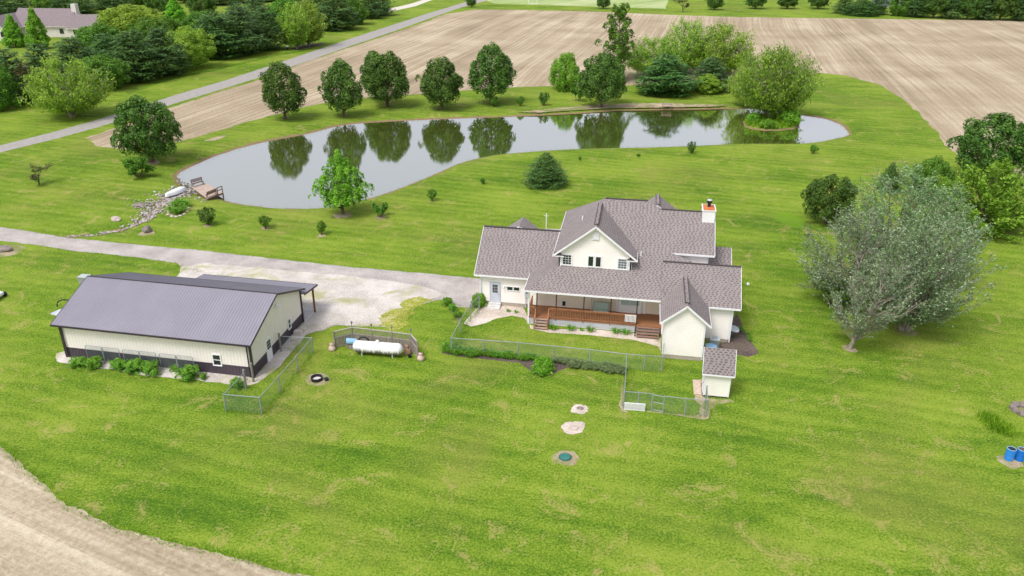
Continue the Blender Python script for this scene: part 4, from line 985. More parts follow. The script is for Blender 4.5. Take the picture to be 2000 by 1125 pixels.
v2 = t.coord('Object', 0, (7, 1, .6)); n = t.noise(v2, 1.0, 4, .6); n2 = t.noise(v, 1.2, 3)
f = t.math('SUBTRACT', t.math('ADD', t.math('MULTIPLY', n, 1.5), t.math('MULTIPLY', n2, .5)), t.math('MULTIPLY', sz.outputs[2], .95))
cc = t.mix(t.ramp(f, [(.30, 0.), (.55, .9)]), (.78, .77, .77), (.15, .11, .13)); cc = t.mix(t.ramp(n2, [(.58, 0.), (.75, .35)]), cc, (.70, .50, .33))
q.rings(pts, rad, 28); q.build('shell', t.done(cc, .45, .4), TK, smooth=True)
for s in (.12, .88):
    q = MB(); p = a+(b-a)*s
    for e in (-.28, .28): q.box((p[0]-.05, p[1]+e-.05, 0), (p[0]+.05, p[1]+e+.05, .5))
    q.build('leg', m_ltgrey, TK)
q = MB(); p = a+(b-a)*.5; q.rings([(*p[:2], zc+r_-.04), (*p[:2], zc+r_+.12), (*p[:2], zc+r_+.2)], [.16, .16, .1], 14); q.build('valve_dome', m_white, TK)
BB_ = thing('blue_drum', 'pale blue drum lying behind the left end of the white tank', 'drum', G(683, 676))
p = G(681, 679); q = MB(); q.rings([(p[0]-.1, p[1]-.1, .72), (p[0]-.05, p[1]-.09, .72), (p[0]+.75, p[1]+.1, .62)], [.24, .27, .27], 18); q.build('body', m_blue2, BB_)
q = MB(); q.rings([(p[0]+.25, p[1]-.0, .68), (p[0]+.3, p[1]+.01, .67)], [.285, .285], 18); q.build('hoop', m_blue2, BB_)
q = MB(); q.box((p[0]-.1, p[1]-.2, 0), (p[0]+.6, p[1]+.25, .38)); q.build('stand', m_oldwood, BB_)
q = MB(); g = G(712, 681)
P = [(g[0]+.45*math.cos(t_), g[1], .35+.35*math.sin(t_)+.45) for t_ in np.linspace(0, 2*math.pi, 20)]
q.rings(P, [.07]*20, 8, cap=False); tag(q.build('tyre', m_black, loc=(g[0], g[1], 0)), 'black tyre standing between the white tank and the boards', 'tyre')
g = G(796, 692); q = MB(); q.box((g[0]-.25, g[1]-.15, 0), (g[0]+.3, g[1]+.15, .55)); q.box((g[0]-.2, g[1]-.12, .55), (g[0]+.1, g[1]+.12, .9)); tag(q.build('wooden_crate', cm('reddish_wood', (.38, .24, .17), (.25, .15, .1), 6, .9), loc=g, bevel=.02), 'stacked brown wooden boxes at the right end of the white tank', 'crate')
g = G(800, 698); q = MB(); q.rings([(g[0], g[1], 0), (g[0], g[1], .28), (g[0], g[1], .26)], [.14, .19, .15], 14); tag(q.build('flower_pot', m_black, loc=g), 'small black pot at the foot of the board fence', 'pot')
def chimenea(px, py, lb):
    g = G(px, py); q = MB(); q.rings([(g[0], g[1], z) for z in (0, .08, .22, .38, .46, .58, .66)], [.24, .30, .31, .24, .14, .16, .2], 18); o = q.build('clay_pot', m_clay, loc=g, smooth=True); tag(o, lb, 'pot')
chimenea(649, 684, 'terracotta urn on the grass at the left end of the board fence'); chimenea(822, 703, 'terracotta urn at the right end of the board fence')
# ------------------------------------------------------------------ small things on the lawn
def drum(px, py, mat, lb):
    g = G(px, py); T = thing('plastic_barrel', lb, 'barrel', g); q = MB()
    q.rings([(g[0], g[1], z) for z in (0, .04, .28, .30, .32, .58, .60, .62, .86, .90)], [.27, .29, .29, .305, .29, .29, .305, .29, .29, .285], 24)
    q.build('body', mat, T, smooth=False)
    q = MB(); q.rings([(g[0]+.275*math.cos(t_), g[1]+.275*math.sin(t_), .91) for t_ in np.linspace(0, 2*math.pi, 25)], [.022]*25, 6, cap=False); q.build('rim', m_blue2, T)
    q = MB(); q.rings([(g[0], g[1], .902), (g[0], g[1], .906)], [.25, .25], 20); q.build('contents', m_black if px < 1980 else m_mulch, T)
drum(1969.5, 897, m_bluebarrel, 'bright blue open barrel, left of the pair at the right edge'); drum(1990, 898, cm('darker_blue_plastic', (.01, .17, .60), None, 2, .4), 'deeper blue open barrel, right of the pair at the right edge')
def ringtorus(mb, c, R_, r, n=24):
    mb.rings([(c[0]+R_*math.cos(t_), c[1]+R_*math.sin(t_), c[2]) for t_ in np.linspace(0, 2*math.pi, n+1)], [r]*(n+1), 6, cap=False)
g = G(619, 742); T = thing('fire_ring', 'round black metal fire ring on the lawn near the kennel fence', 'fire ring', g)
q = MB(); n = 28
for i in range(n):
    t0, t1 = 2*math.pi*i/n, 2*math.pi*(i+1)/n
    o0 = lambda t_, r, z: (g[0]+r*math.cos(t_), g[1]+r*math.sin(t_), z)
    q.face([o0(t0, .46, .02), o0(t1, .46, .02), o0(t1, .48, .3), o0(t0, .48, .3)]); q.face([o0(t0, .42, .3), o0(t1, .42, .3), o0(t1, .42, .02), o0(t0, .42, .02)]); q.face([o0(t0, .48, .3), o0(t1, .48, .3), o0(t1, .42, .3), o0(t0, .42, .3)])
q.build('ring', m_black, T)
q = MB(); q.rings([(g[0], g[1], .02), (g[0], g[1], .06)], [.42, .4], 20); q.build('ash', m_conc, T)
g = G(638, 743); q = MB(); q.rings([(g[0], g[1], 0), (g[0], g[1], .22), (g[0], g[1], .2)], [.15, .19, .14], 14); tag(q.build('iron_pot', m_black, loc=g), 'small black pot beside the round fire ring', 'pot')
g = G(1104, 893); T = thing('septic_lid', 'green round septic tank lid in a bare ring on the lawn', 'lid', g)
q = MB(); q.rings([(*g[:2], 0), (*g[:2], .09), (*g[:2], .13)], [.40, .38, .30], 24); q.build('lid', cm('green_plastic_lid', (.05, .20, .16), (.03, .14, .12), 3, .5), T)
q = MB(); q.rings([(*g[:2], 0), (*g[:2], .04)], [.47, .45], 24); q.build('riser', cm('dark_green_riser', (.03, .10, .09), None, 2, .6), T)
def rock(px, py, s, lb, mat, name='boulder', flat=.7, sx=1.2):
    g = G(px, py); bm = bmesh.new(); bmesh.ops.create_icosphere(bm, subdivisions=3, radius=s)
    for v in bm.verts:
        k = 1+.32*mnoise.noise(v.co*1.3/s+Vector((px, py, 0)))+.12*mnoise.noise(v.co*3.5/s); v.co = Vector((v.co.x*k*sx, v.co.y*k, v.co.z*k*flat))
    me = bpy.data.meshes.new(name); bm.to_mesh(me); bm.free(); me.materials.append(mat)
    o = link(name, me, None, (g[0], g[1], s*flat*.45)); tag(o, lb, 'rock'); return o
rock(271, 402, .6, 'flat grey boulder on the left bank of the rocky stream bed', m_boulder, flat=.4, sx=1.5)
rock(227, 430, .5, 'pale tan boulder on the grass left of the rocky stream bed', m_paleb)
rock(288, 453, .55, 'dark boulder in a bare patch right of the rocky stream bed', m_boulder, flat=.95, sx=.9)
rock(1133, 798, .22, 'small flat stone in the pebble patch nearer the dog run', m_boulder, 'stone', .4); rock(1120, 836, .30, 'flat round stone in the larger pebble patch on the lawn', m_paleb, 'stone', .35)
rock(8, 489, .7, 'dark ash heap in a bare ring at the left edge below the lane', m_boulder, 'ash_heap', .5, 1.4)
rock(1461, 556, .16, 'small pale lawn fixture right of the farmhouse', m_white, 'lawn_fixture', 1.0, 1)
# things by the barn's far end
g = G(157, 551); T = thing('utility_box', 'pale grey metal utility cabinet behind the left end of the barn', 'cabinet', g)
q = MB(); q.box((g[0]+.1, g[1]-.4, 0), (g[0]+1.05, g[1]+.4, .7)); q.build('cabinet', cm('pale_green_grey_metal', (.30, .33, .31), None, 2, .5), T, bevel=.03)
q = MB(); q.box((g[0]+.06, g[1]-.44, .7), (g[0]+1.09, g[1]+.44, .76)); q.build('lid', cm('lighter_metal_lid', (.46, .52, .48), None, 2, .5), T)
g = G(113, 612); q = MB(); q.hull([(g[0]-.55, g[1]-.3, 0), (g[0]+.9, g[1]-.6, 0), (g[0]+1.0, g[1]+.6, 0), (g[0]-.1, g[1]+.55, 0)], [(g[0]-.5, g[1]-.27, .12), (g[0]+.85, g[1]-.55, .12), (g[0]+.95, g[1]+.55, .2), (g[0]-.1, g[1]+.5, .2)])
tag(q.build('stone_slab', m_boulder if 0 else m_ltgrey, loc=g), 'pale slab on the grass at the left end of the barn', 'slab')
g = G(122, 606); q = MB(); q.rings([(g[0]+.3+.75*math.cos(t_), g[1]+.2+.2*math.cos(t_), .5+.55*math.sin(t_)) for t_ in np.linspace(-.3, math.pi+.3, 16)], [.06]*16, 8); tag(q.build('hose_hoop', m_black, loc=g), 'black arched hoop on the slab at the left end of the barn', 'hoop')
# mower corner at the left edge
g = G(-6, 583); T = thing('lawn_mower', 'white and black lawn mower cut by the left edge of the photo', 'lawn mower', g)
q = MB(); q.box((g[0]-.9, g[1]-.4, .25), (g[0]+.55, g[1]+.5, .6)); q.build('body', m_white, T, bevel=.1)
for dx in (-.6, .45):
    for dy in (-.5, .55): q = MB(); q.rings([(g[0]+dx, g[1]+dy-.08, .27), (g[0]+dx, g[1]+dy+.08, .27)], [.27, .27], 16); q.build('wheel', m_black, T)
q = MB(); q.box((g[0]-.5, g[1]-.2, .6), (g[0]-.1, g[1]+.25, .75)); q.box((g[0]-.55, g[1]-.2, .75), (g[0]-.45, g[1]+.25, 1.1)); q.build('seat', m_black, T)
# dark fire pit at right edge
g = G(1999, 803); T = thing('fire_pit', 'ring of dark stones cut by the right edge above the blue barrels', 'fire pit', g)
for i in range(9):
    a_ = 2*math.pi*i/9; bm = bmesh.new(); bmesh.ops.create_icosphere(bm, subdivisions=2, radius=.27)
    for v in bm.verts: v.co *= 1+.3*mnoise.noise(v.co*4+Vector((i, 0, 0)))
    me = bpy.data.meshes.new('stone'); bm.to_mesh(me); bm.free(); me.materials.append(m_boulder); link('stone', me, T, (.75*math.cos(a_), .75*math.sin(a_), .15))
# ------------------------------------------------------------------ dock, boat, benches
DK = thing('pond_dock', 'wooden dock platform with posts at the left tip of the pond', 'dock', G(400, 372))
dz = .18
c1, c2, c3, c4_ = G(373, 365, dz), G(402, 357, dz), G(435, 376, dz), G(405, 388, dz)
def lerp(a, b, t_): return a+(b-a)*t_
q = MB(); n = 14
for k in range(n):
    a, b = lerp(c1, c4_, (k+.04)/n), lerp(c1, c4_, (k+.96)/n); e, f = lerp(c2, c3, (k+.96)/n), lerp(c2, c3, (k+.04)/n)
    P = [tuple(a), tuple(b), tuple(e), tuple(f)]; q.slab(P, .05)
m_dock = cm('dock_planks', (.52, .42, .34), (.36, .28, .22), 3, .85)
q.build('planks', m_dock, DK)
q = MB(); m_dockd = cm('dock_dark_wood', (.20, .12, .085), (.11, .07, .05), 4, .85)
for a, b in ((c1, c2), (c2, c3), (c3, c4_), (c4_, c1)): q.beam(np.array(a)-(0, 0, .14), np.array(b)-(0, 0, .14), .06, .2)
q.build('frame', m_dockd, DK)
for p in (c2, c3, c4_, lerp(c3, c4_, .4)): q = MB(); q.beam((p[0], p[1], -1.6), (p[0], p[1], dz-.05), .13); q.build('pile', m_dockd, DK)
def bench(name, a, b, back, lb, mat=None):
    """bench along a-b with the backrest on the side of vector back"""
    mat = mat or m_dockd; a = np.array(a, float); b = np.array(b, float); back = np.array([*back, 0.]); z0 = a[2]
    T = thing(name, lb, 'bench', (a+b)/2)
    q = MB(); 
    for k in range(3): o = -back*(.08+.17*k); q.beam(a+o+(0, 0, .45), b+o+(0, 0, .45), .14, .04)
    q.build('seat', mat, T)
    q = MB()
    for k in range(3): q.beam(a+back*(.04+.04*k)+(0, 0, .60+.15*k), b+back*(.04+.04*k)+(0, 0, .60+.15*k), .035, .11)
    q.build('backrest', mat, T)
    for s in (.04, .96):
        p = lerp(a, b, s); q = MB(); q.beam(p+back*.02+(0, 0, 0), p+back*.13+(0, 0, .95), .06); q.beam(p-back*.45, p-back*.45+(0, 0, .45), .06); q.beam(p-back*.47+(0, 0, .42), p+(0, 0, .42), .05); q.build('leg', mat, T)
e1 = (c2-c1)[:2]/np.linalg.norm((c2-c1)[:2]); e2 = (c4_-c1)[:2]/np.linalg.norm((c4_-c1)[:2])
bench('dock_bench', lerp(c1, c2, .05), lerp(c1, c2, .8), -e2, 'brown wooden bench on the far side of the dock'); bench('dock_bench', lerp(c4_, c3, .0), lerp(c4_, c3, .62), e2, 'brown wooden bench on the near side of the dock')
q = MB(); a, b = lerp(c4_, c3, .68), c3
for z in (.5, .9): q.beam(a+(0, 0, z), b+(0, 0, z), .06, .1)
for p in (a, b): q.beam(p+(0, 0, -.1), p+(0, 0, .95), .09)
q.build('side_rail', m_dockd, DK)
# overturned boat
a, b = G(325, 386), G(364, 371); T = thing('overturned_boat', 'white boat lying upside down on the rocks beside the dock', 'boat', (a+b)/2)
d_ = (b-a)/np.linalg.norm(b-a); nn = np.array([-d_[1], d_[0], 0]); L = np.linalg.norm(b-a); q = MB(); secs = []
for s in np.linspace(0, 1, 13):
    w_ = .52*min(1, (.35+1.9*s) if s < .35 else 1)*(1 if s < .6 else max(.08, 1-((s-.6)/.42)**2)); h_ = .62*min(1, .75+.6*s)*(1 if s < .8 else 1-.5*(s-.8)/.2)
    secs.append([a+d_*L*s+nn*w_*math.cos(t_)+np.array([0, 0, .12+h_*math.sin(t_)**.8]) for t_ in np.linspace(.001, math.pi-.001, 9)])
for i in range(12):
    for j in range(8): q.face([secs[i][j], secs[i+1][j], secs[i+1][j+1], secs[i][j+1]])
q.face(secs[0][::-1]); q.face(secs[-1]); q.build('hull', cm('white_painted_hull', (.86, .87, .88), (.74, .75, .76), 2, .4), T, smooth=True)
q = MB()
for j in (0, 8):
    for i in range(12): q.beam(secs[i][j], secs[i+1][j], .05, .06)
q.build('gunwale', m_ltgrey, T)
# bench on the far bank
g = G(1302, 211); T = thing('picnic_bench', 'grey plank bench table on the far bank of the pond', 'picnic table', g)
q = MB()
for k in range(4): q.box((g[0]-1.05, g[1]+.05+.21*k, .72), (g[0]+1.05, g[1]+.23+.21*k, .77))
q.build('table_top', m_oldwood, T)
for dy in (-.45, 1.2): q = MB(); q.box((g[0]-1.05, g[1]+dy, .42), (g[0]+1.05, g[1]+dy+.26, .47)); q.build('seat', m_step, T)
for dx in (-.8, .8):
    q = MB(); q.beam((g[0]+dx, g[1]-.4, 0), (g[0]+dx, g[1]+.3, .72), .08); q.beam((g[0]+dx, g[1]+1.4, 0), (g[0]+dx, g[1]+.6, .72), .08); q.beam((g[0]+dx, g[1]-.4, .38), (g[0]+dx, g[1]+1.4, .38), .06); q.build('leg', m_oldwood, T)
# goal frame, letter box, blue building
g = G(1040.5, 8); T = thing('goal_frame', 'white football goal frame on the pale meadow at the top edge', 'goal', g)
w_ = WPX((1040, 8), 17)/2; q = MB(); q.tube((g[0]-w_, g[1], 0), (g[0]-w_, g[1], 2.6), .1, n=6); q.tube((g[0]+w_, g[1], 0), (g[0]+w_, g[1], 2.6), .1, n=6); q.build('post', m_white, T)
q = MB(); q.tube((g[0]-w_, g[1], 2.6), (g[0]+w_, g[1], 2.6), .1, n=6); q.build('crossbar', m_white, T)
q = MB(); 
for s in (-w_, w_): q.tube((g[0]+s, g[1], 2.6), (g[0]+s, g[1]+2, 0), .07, n=6)
q.tube((g[0]-w_, g[1]+2, .05), (g[0]+w_, g[1]+2, .05), .08, n=6); q.build('brace', m_white, T)
g = G(562, 98); T = thing('marker_post', 'short dark post with a white cap beside the birch bed along the lane', 'post', g)
q = MB(); q.box((g[0]-.2, g[1]-.2, 0), (g[0]+.2, g[1]+.2, .9)); q.build('post', m_black, T); q = MB(); q.box((g[0]-.25, g[1]-.25, .9), (g[0]+.3, g[1]+.25, 1.25)); q.build('cap', m_white, T)
g = G(1738, 14); T = thing('distant_house', 'blue grey house glimpsed between dark trees at top right', 'house', g)
q = MB(); walls(q, [(g[0]-6, g[1]), (g[0]+6, g[1]), (g[0]+6, g[1]+8), (g[0]-6, g[1]+8)], 0, 4); q.build('wall', cm('blue_grey_siding', (.33, .38, .46)), T)
q = MB(); q.slab([(g[0]-6.5, g[1]-.5, 3.8), (g[0]+6.5, g[1]-.5, 3.8), (g[0]+6.5, g[1]+4, 6.5), (g[0]-6.5, g[1]+4, 6.5)], .2); q.slab([(g[0]-6.5, g[1]+8.5, 3.8), (g[0]+6.5, g[1]+8.5, 3.8), (g[0]+6.5, g[1]+4, 6.5), (g[0]-6.5, g[1]+4, 6.5)], .2); q.build('roof', m_farroof, T)
q = MB(); q.box((g[0]-2, g[1]-.05, 1.2), (g[0]-.5, g[1], 2.6)); q.build('window', m_glass, T)
# rip-rap filling the stream bed
rockv = []; rockf = []
bm = bmesh.new(); bmesh.ops.create_icosphere(bm, subdivisions=1, radius=1); IV = np.array([v.co[:] for v in bm.verts]); IF = np.array([[v.index for v in f.verts] for f in bm.faces]); bm.free()
acc = 0; Vs = []; Fs = []
def addrock(x, y, z, s):
    global acc
    k = 1+rng.uniform(-.25, .25, (len(IV), 1)); A = IV*k*s*rng.uniform(.6, 1.3, 3); th = rng.uniform(0, 6.28); c_, s_ = math.cos(th), math.sin(th)
    A = np.stack([A[:, 0]*c_-A[:, 1]*s_, A[:, 0]*s_+A[:, 1]*c_, A[:, 2]*.7], 1)+np.array([x, y, z]); Vs.append(A); Fs.append(IF+acc); acc += len(IV)
for i in range(len(STREAM)-1):
    a, b = STREAM[i], STREAM[i+1]; L = np.linalg.norm(b-a); wdt = (2.6, 3.2, 3.2, 2.6, 1.7, .8, .6, .5)[i]; cnt = int(L*wdt*20)
    for k in range(cnt):
        s = rng.uniform(); e = rng.normal()*wdt*.42; p = a+(b-a)*s; nn = np.array([-(b-a)[1], (b-a)[0]])/L; p = p+nn*e
        addrock(p[0], p[1], -.34*max(0, 1-abs(e)/1.3)+.06, rng.uniform(.07, .17)*(1.6 if rng.uniform() < .08 else 1))
for px, py in ((355,362),(349,356),(368,358),(376,362),(360,378),(372,383),(386,388),(398,392),(340,390),(330,395)):
    for k in range(8): g = G(px+rng.uniform(-5, 5), py+rng.uniform(-3, 3)); addrock(g[0], g[1], 0., rng.uniform(.08, .18))
tag(link('riprap_rocks', np_mesh('riprap_rocks', np.concatenate(Vs), np.concatenate(Fs), [m_rock])), 'pale broken rocks filling the stream bed below the dock', 'rocks', kind='stuff')
# ------------------------------------------------------------------ vegetation builders
def norm(a): return a/np.maximum(1e-9, np.linalg.norm(a, axis=-1, keepdims=True))
def leaves(r, C, N, l, w, T=None, jit=.5):
    """leaf quads (kites) at centres C with normals N, length l, width w"""
    n = len(C); N = norm(N+r.normal(0, jit, (n, 3)))
    T = r.normal(0, 1, (n, 3)) if T is None else T+r.normal(0, .25, (n, 3))
    T = norm(T-(T*N).sum(1, keepdims=True)*N); B = np.cross(N, T)
    l = (l*r.uniform(.7, 1.3, (n, 1))); w = (w*r.uniform(.7, 1.3, (n, 1)))
    V = np.stack([C-T*l*.5, C+B*w*.5-T*l*.05, C+T*l*.5, C-B*w*.5-T*l*.05], 1)
    return V.reshape(-1, 3)
def quads(V): n = len(V)//4; return np.arange(n*4).reshape(n, 4)
def crown(r, H, Rr, z0, prof, ncl, rc, nl, ls, zs=1.0, up=.5, aspect=1.7, inner=.5, lean=(0, 0), top=.0, jr=.14):
    P = []; tt = np.linspace(0, 1, 60); pw = np.array([prof(t) for t in tt]); cdf = np.cumsum(pw+.12); cdf /= cdf[-1]
    cc = []
    k = 0
    for i in range(ncl):
        t = np.interp((i+.5*r.uniform())/ncl, cdf, tt); a = i*2.39996+r.normal(0, .35)
        q = r.uniform(inner, 1)**.6
        rad = prof(t)*Rr*q*(1+r.normal(0, jr)); z = z0+t*(H-z0)
        cr = rc*r.uniform(.5, 1.35)
        rad = max(0, rad-cr*.55)
        c = np.array([rad*math.cos(a)+lean[0]*t, rad*math.sin(a)+lean[1]*t, z]); cc.append(c)
        m = int(nl*(cr/rc)**2)
        D = norm(r.normal(0, 1, (m, 3))+np.array([math.cos(a), math.sin(a), up])*.75*q)
        rr = r.uniform(.55, 1.08, (m, 1))**.7
        C = c+D*rr*cr*np.array([1, 1, zs]); P.append(leaves(r, C, D+np.array([0, 0, .35]), ls, ls/aspect))
    return np.concatenate(P), np.array(cc)
def skel(cc, H, z0, r0, mb, r, frac=.5, lean=(0, 0)):
    top = H*.86; n = 7
    pts = [(lean[0]*(z/H)+.05*math.sin(z*2)*(z > .1), lean[1]*(z/H), z) for z in np.linspace(0, top, n)]
    mb.rings(pts, [r0*1.5]+[r0*(1-.13*i) for i in range(1, n)], 9)
    idx = r.permutation(len(cc))[:int(len(cc)*frac)]
    for i in idx:
        c = cc[i]; zb = max(z0*.7, c[2]-1.1*math.hypot(c[0], c[1])-.2); f = min(1, zb/H)
        b = np.array([lean[0]*f, lean[1]*f, zb]); m = (b+c)/2+r.normal(0, .08, 3)*H*.05
        mb.rings([b, m, c], [r0*.32, r0*.2, r0*.07], 5, cap=False)
def layered(r, H, Rr, z0, prof, tiers, nb, nl, ls, droop=.12, wid=.28, curl=.15, aspect=4., gap=1.0):
    """conifer of whorled branches, each a flat plume of needles"""
    P = []; br = []
    for k in range(tiers):
        t = (k+.3)/tiers; z = z0+(H-z0)*t**.92; Rk = Rr*prof(t)*r.uniform(.85, 1.1)
        n = max(3, int(nb*(.45+.55*prof(t))))
        for i in range(n):
            a = 2*math.pi*(i+r.uniform(-.3, .3))/n+k*1.3; L = Rk*r.uniform(.72, 1.12)
            if L < .12: L = .12
            m = max(4, int(nl*(L/Rr)**1.2)); s = r.uniform(.12, 1, m)**.75; lat = r.normal(0, 1, m)*wid*L*np.sin(np.clip(s*1.2, .15, 1)*math.pi*.78)*.6
            dz = -droop*L*s+curl*L*s**2*1.6+r.normal(0, .03*Rr*gap, m)
            d = np.array([math.cos(a), math.sin(a), 0]); e = np.array([-math.sin(a), math.cos(a), 0]); zz = z+r.uniform(-.5, .5)*(H-z0)/tiers
            C = d*(s*L)[:, None]+e*lat[:, None]+np.array([0, 0, 1])*(zz+dz-.10*np.abs(lat))[:, None]
            T = d[None]*1.+e[None]*(np.sign(lat)*.9)[:, None]+np.array([0, 0, .15])
            P.append(leaves(r, C, np.tile([0, 0, 1.], (m, 1))+d*.35, ls, ls/aspect, T, .42))
            br.append((np.array([0, 0, zz]), d*L*.9+np.array([0, 0, zz-droop*L*.9+curl*L*1.3])))
    return np.concatenate(P), br
def rot_dir(r, d, ang):
    ax = np.cross(d, r.normal(0, 1, 3)); ax /= np.linalg.norm(ax); return d*math.cos(ang)+np.cross(ax, d)*math.sin(ang)
def grow(r, p, d, L, rad, depth, tubes, tips, spread=.6, upw=.25, kids=(4, 6), ratio=.66, sag=0.):
    n = 4; pts = [p.copy()]; ds = [d.copy()]
    for i in range(n):
        d = d+r.normal(0, .09, 3)+np.array([0, 0, upw*.18-sag*.25]); d = d/np.linalg.norm(d); p = p+d*L/n; pts.append(p.copy()); ds.append(d.copy())
    rads = [rad*(1-.5*i/n) for i in range(n+1)]
    tubes.append((pts, rads, depth)); 
    if depth <= 1: tips.append((pts, ds))
    if depth == 0: return
    k = int(r.integers(kids[0], kids[1]+1))
    for i in range(k):
        s = .3+.7*(i+r.uniform())/k; j = min(n, max(1, int(round(s*n)))); a = spread*r.uniform(.6, 1.25)*(1 if i < k-1 else .4)
        nd = rot_dir(r, ds[j], a); nd[2] += upw*.5; nd /= np.linalg.norm(nd)
        grow(r, pts[j].copy(), nd, L*ratio*r.uniform(.8, 1.15), rads[j]*.62, depth-1, tubes, tips, spread, upw, kids, ratio, sag)
def leafed(r, tips, per, ls, aspect, off, hang=0., prob=1.):
    P = []
    for pts, ds in tips:
        if r.uniform() > prob: continue
        pts = np.array(pts); m = per; s = r.uniform(.15, 1.02, m)*(len(pts)-1); i = np.clip(s.astype(int), 0, len(pts)-2); f = (s-i)[:, None]
        C = pts[i]*(1-f)+pts[i+1]*f+r.normal(0, off, (m, 3)); C[:, 2] -= np.abs(r.normal(0, hang, m))
        N = np.tile([0, 0, .6], (m, 1)); T = None
        if hang: T = np.tile([0, 0, -1.], (m, 1)); N = r.normal(0, 1, (m, 3))
        P.append(leaves(r, C, N, ls, ls/aspect, T, .6))
    return np.concatenate(P)
def tube_mesh(tubes, minr=.012):
    q = MB()
    for pts, rads, dp in tubes: q.rings(pts, [max(minr, x) for x in rads], 8 if dp >= 3 else (6 if dp == 2 else 4), cap=dp >= 3)
    return q
def mb_mesh(q, name, mat, smooth=True):
    me = bpy.data.meshes.new(name); me.from_pydata(q.v, [], q.f); me.materials.append(mat)
    if smooth: me.polygons.foreach_set('use_smooth', [True]*len(me.polygons))
    me.update(); return me
def feather(name, seed, H, Rr, z0, prof, nb, ntw, per, ls, asp, off, lm, bark=None, stems=1, rad=.12, lift=1.3, hang=0., bend=.35, twl=.13, lean=(0, 0), inner=.35, minr=.012, along=6, twa=.6, pr=1.):
    """crown of long ascending branches, feathered with leaves along their whole length"""
    r = np.random.default_rng(seed); q = MB(); P = []
    tt = np.linspace(0, 1, 60); pw = np.cumsum([prof(t)+.1 for t in tt]); pw /= pw[-1]
    st = []
    for s in range(stems):
        a = 2*math.pi*s/max(1, stems)+.5; k = .0 if stems == 1 else .30*Rr
        st.append(np.array([[lean[0]*z/H+k*math.cos(a)*(z/H)**.8+.10*math.cos(a)*(stems > 1)+.05*math.sin(3*z+s), lean[1]*z/H+k*math.sin(a)*(z/H)**.8+.10*math.sin(a)*(stems > 1), z] for z in np.linspace(0, H*.84, 8)]))
        q.rings(st[-1], [rad*1.35]+[rad*(1-.125*i) for i in range(1, 8)], 8)
    def leafline(pts, m, s0=.1):
        pts = np.array(pts); s = r.uniform(s0, 1.02, m)*(len(pts)-1); i = np.clip(s.astype(int), 0, len(pts)-2); f = (s-i)[:, None]
        C = pts[i]*(1-f)+pts[i+1]*f+r.normal(0, off, (m, 3)); C[:, 2] -= np.abs(r.normal(0, hang, m))
        T = np.tile(pts[-1]-pts[0], (m, 1)) if not hang else np.tile([0, 0, -1.], (m, 1)); T = norm(T)
        P.append(leaves(r, C, np.tile([0, 0, .5], (m, 1))+r.normal(0, .5, (m, 3)), ls, ls/asp, T, .35))
    for i in range(nb):
        te = np.interp((i+.5)/nb, pw, tt); a = i*2.39996+r.normal(0, .3); u = r.uniform(inner, 1)**.55; rr = prof(te)*Rr*u*(1+r.normal(0, .08)); ze = z0+te*(H-z0)
        S = st[i % stems]; zo = max(.07*H, ze-rr*lift-.05*H); zo = min(zo, H*.8); o = np.array([np.interp(zo, S[:, 2], S[:, 0]), np.interp(zo, S[:, 2], S[:, 1]), zo])
        e = np.array([lean[0]*te+rr*math.cos(a), lean[1]*te+rr*math.sin(a), ze]); m_ = o+(e-o)*np.array([.6, .6, bend]); pts = [(1-w_)**2*o+2*w_*(1-w_)*m_+w_*w_*e for w_ in np.linspace(0, 1, 6)]
        L = np.linalg.norm(e-o); br = max(minr*1.4, rad*.30*L/(Rr+.1)); q.rings(pts, [br*(1-.15*k) for k in range(6)], 4, cap=False)
        if r.uniform() < pr: leafline(pts, along, .35)
        for k in range(ntw):
            s = .28+.72*(k+r.uniform())/ntw; j = min(4, int(s*5)); b = np.array(pts[j])+(np.array(pts[j+1])-pts[j])*(s*5-j); d = np.array(pts[j+1])-pts[j]; d /= max(1e-9, np.linalg.norm(d))
            d = rot_dir(r, d, twa*r.uniform(.5, 1.3)); d[2] += .15; tip = b+d*twl*H*r.uniform(.5, 1.2)*(1.15-.5*s); mid = (b+tip)/2+r.normal(0, .03, 3)
            q.rings([b, mid, tip], [minr, minr*.8, minr*.5], 3, cap=False)
            if r.uniform() < pr: leafline([b, mid, tip], per)
    V = np.concatenate(P); V[:, 2] = np.maximum(V[:, 2], .2); reg(name, q, V, lm, bark or m_greybark)
PROTO = {}
def reg(name, trunk_mb, V, lm, tm=None, extra=None):
    V = np.asarray(V); tm_ = mb_mesh(trunk_mb, 'trunk', tm or m_bark); cmh = np_mesh('crown', V, quads(V), [lm])
    lo, hi = np.percentile(V, .6, axis=0), np.percentile(V, 99.4, axis=0)
    W = max(hi[0]-lo[0], hi[1]-lo[1]) if extra is None else extra
    PROTO[name] = dict(parts=[('trunk', tm_), ('crown', cmh)], H=float(V[:, 2].max()), W=float(((hi[0]-lo[0])+(hi[1]-lo[1]))/2), cx=float((hi[0]+lo[0])/2), cy=float((hi[1]+lo[1])/2))
def plant_tree(proto, px, py, top, width, label, cat='tree', name='tree', group=None, rz=None, h=None, w=None, dx=0., lm=None):
    p = PROTO[proto]; g = G(px, py); h = h or HT((px, py), top, px+dx); w = w or WPX((px, py), width)
    if math.hypot(g[0], g[1]) > 60: 
        zg = -.0
    rz = random.uniform(0, 6.28) if rz is None else rz
    # the crown's own height is seen from above: allow for its near rim
    o = thing(name, label, cat, g, group, rz); s = w/p['W']; o.scale = (s, s, h/p['H'])
    for nm, me in p['parts']:
        link(nm, me, o)
    return o
def mk(seed): return np.random.default_rng(seed)
oval = lambda t: max(.05, math.sin(math.pi*min(1, (t*.88+.12))**.85))**.7
def upright(t): return (.55+.45*min(1, t/.22)) if t < .22 else max(.16, 1-((t-.22)/.82)**2.3*.8)
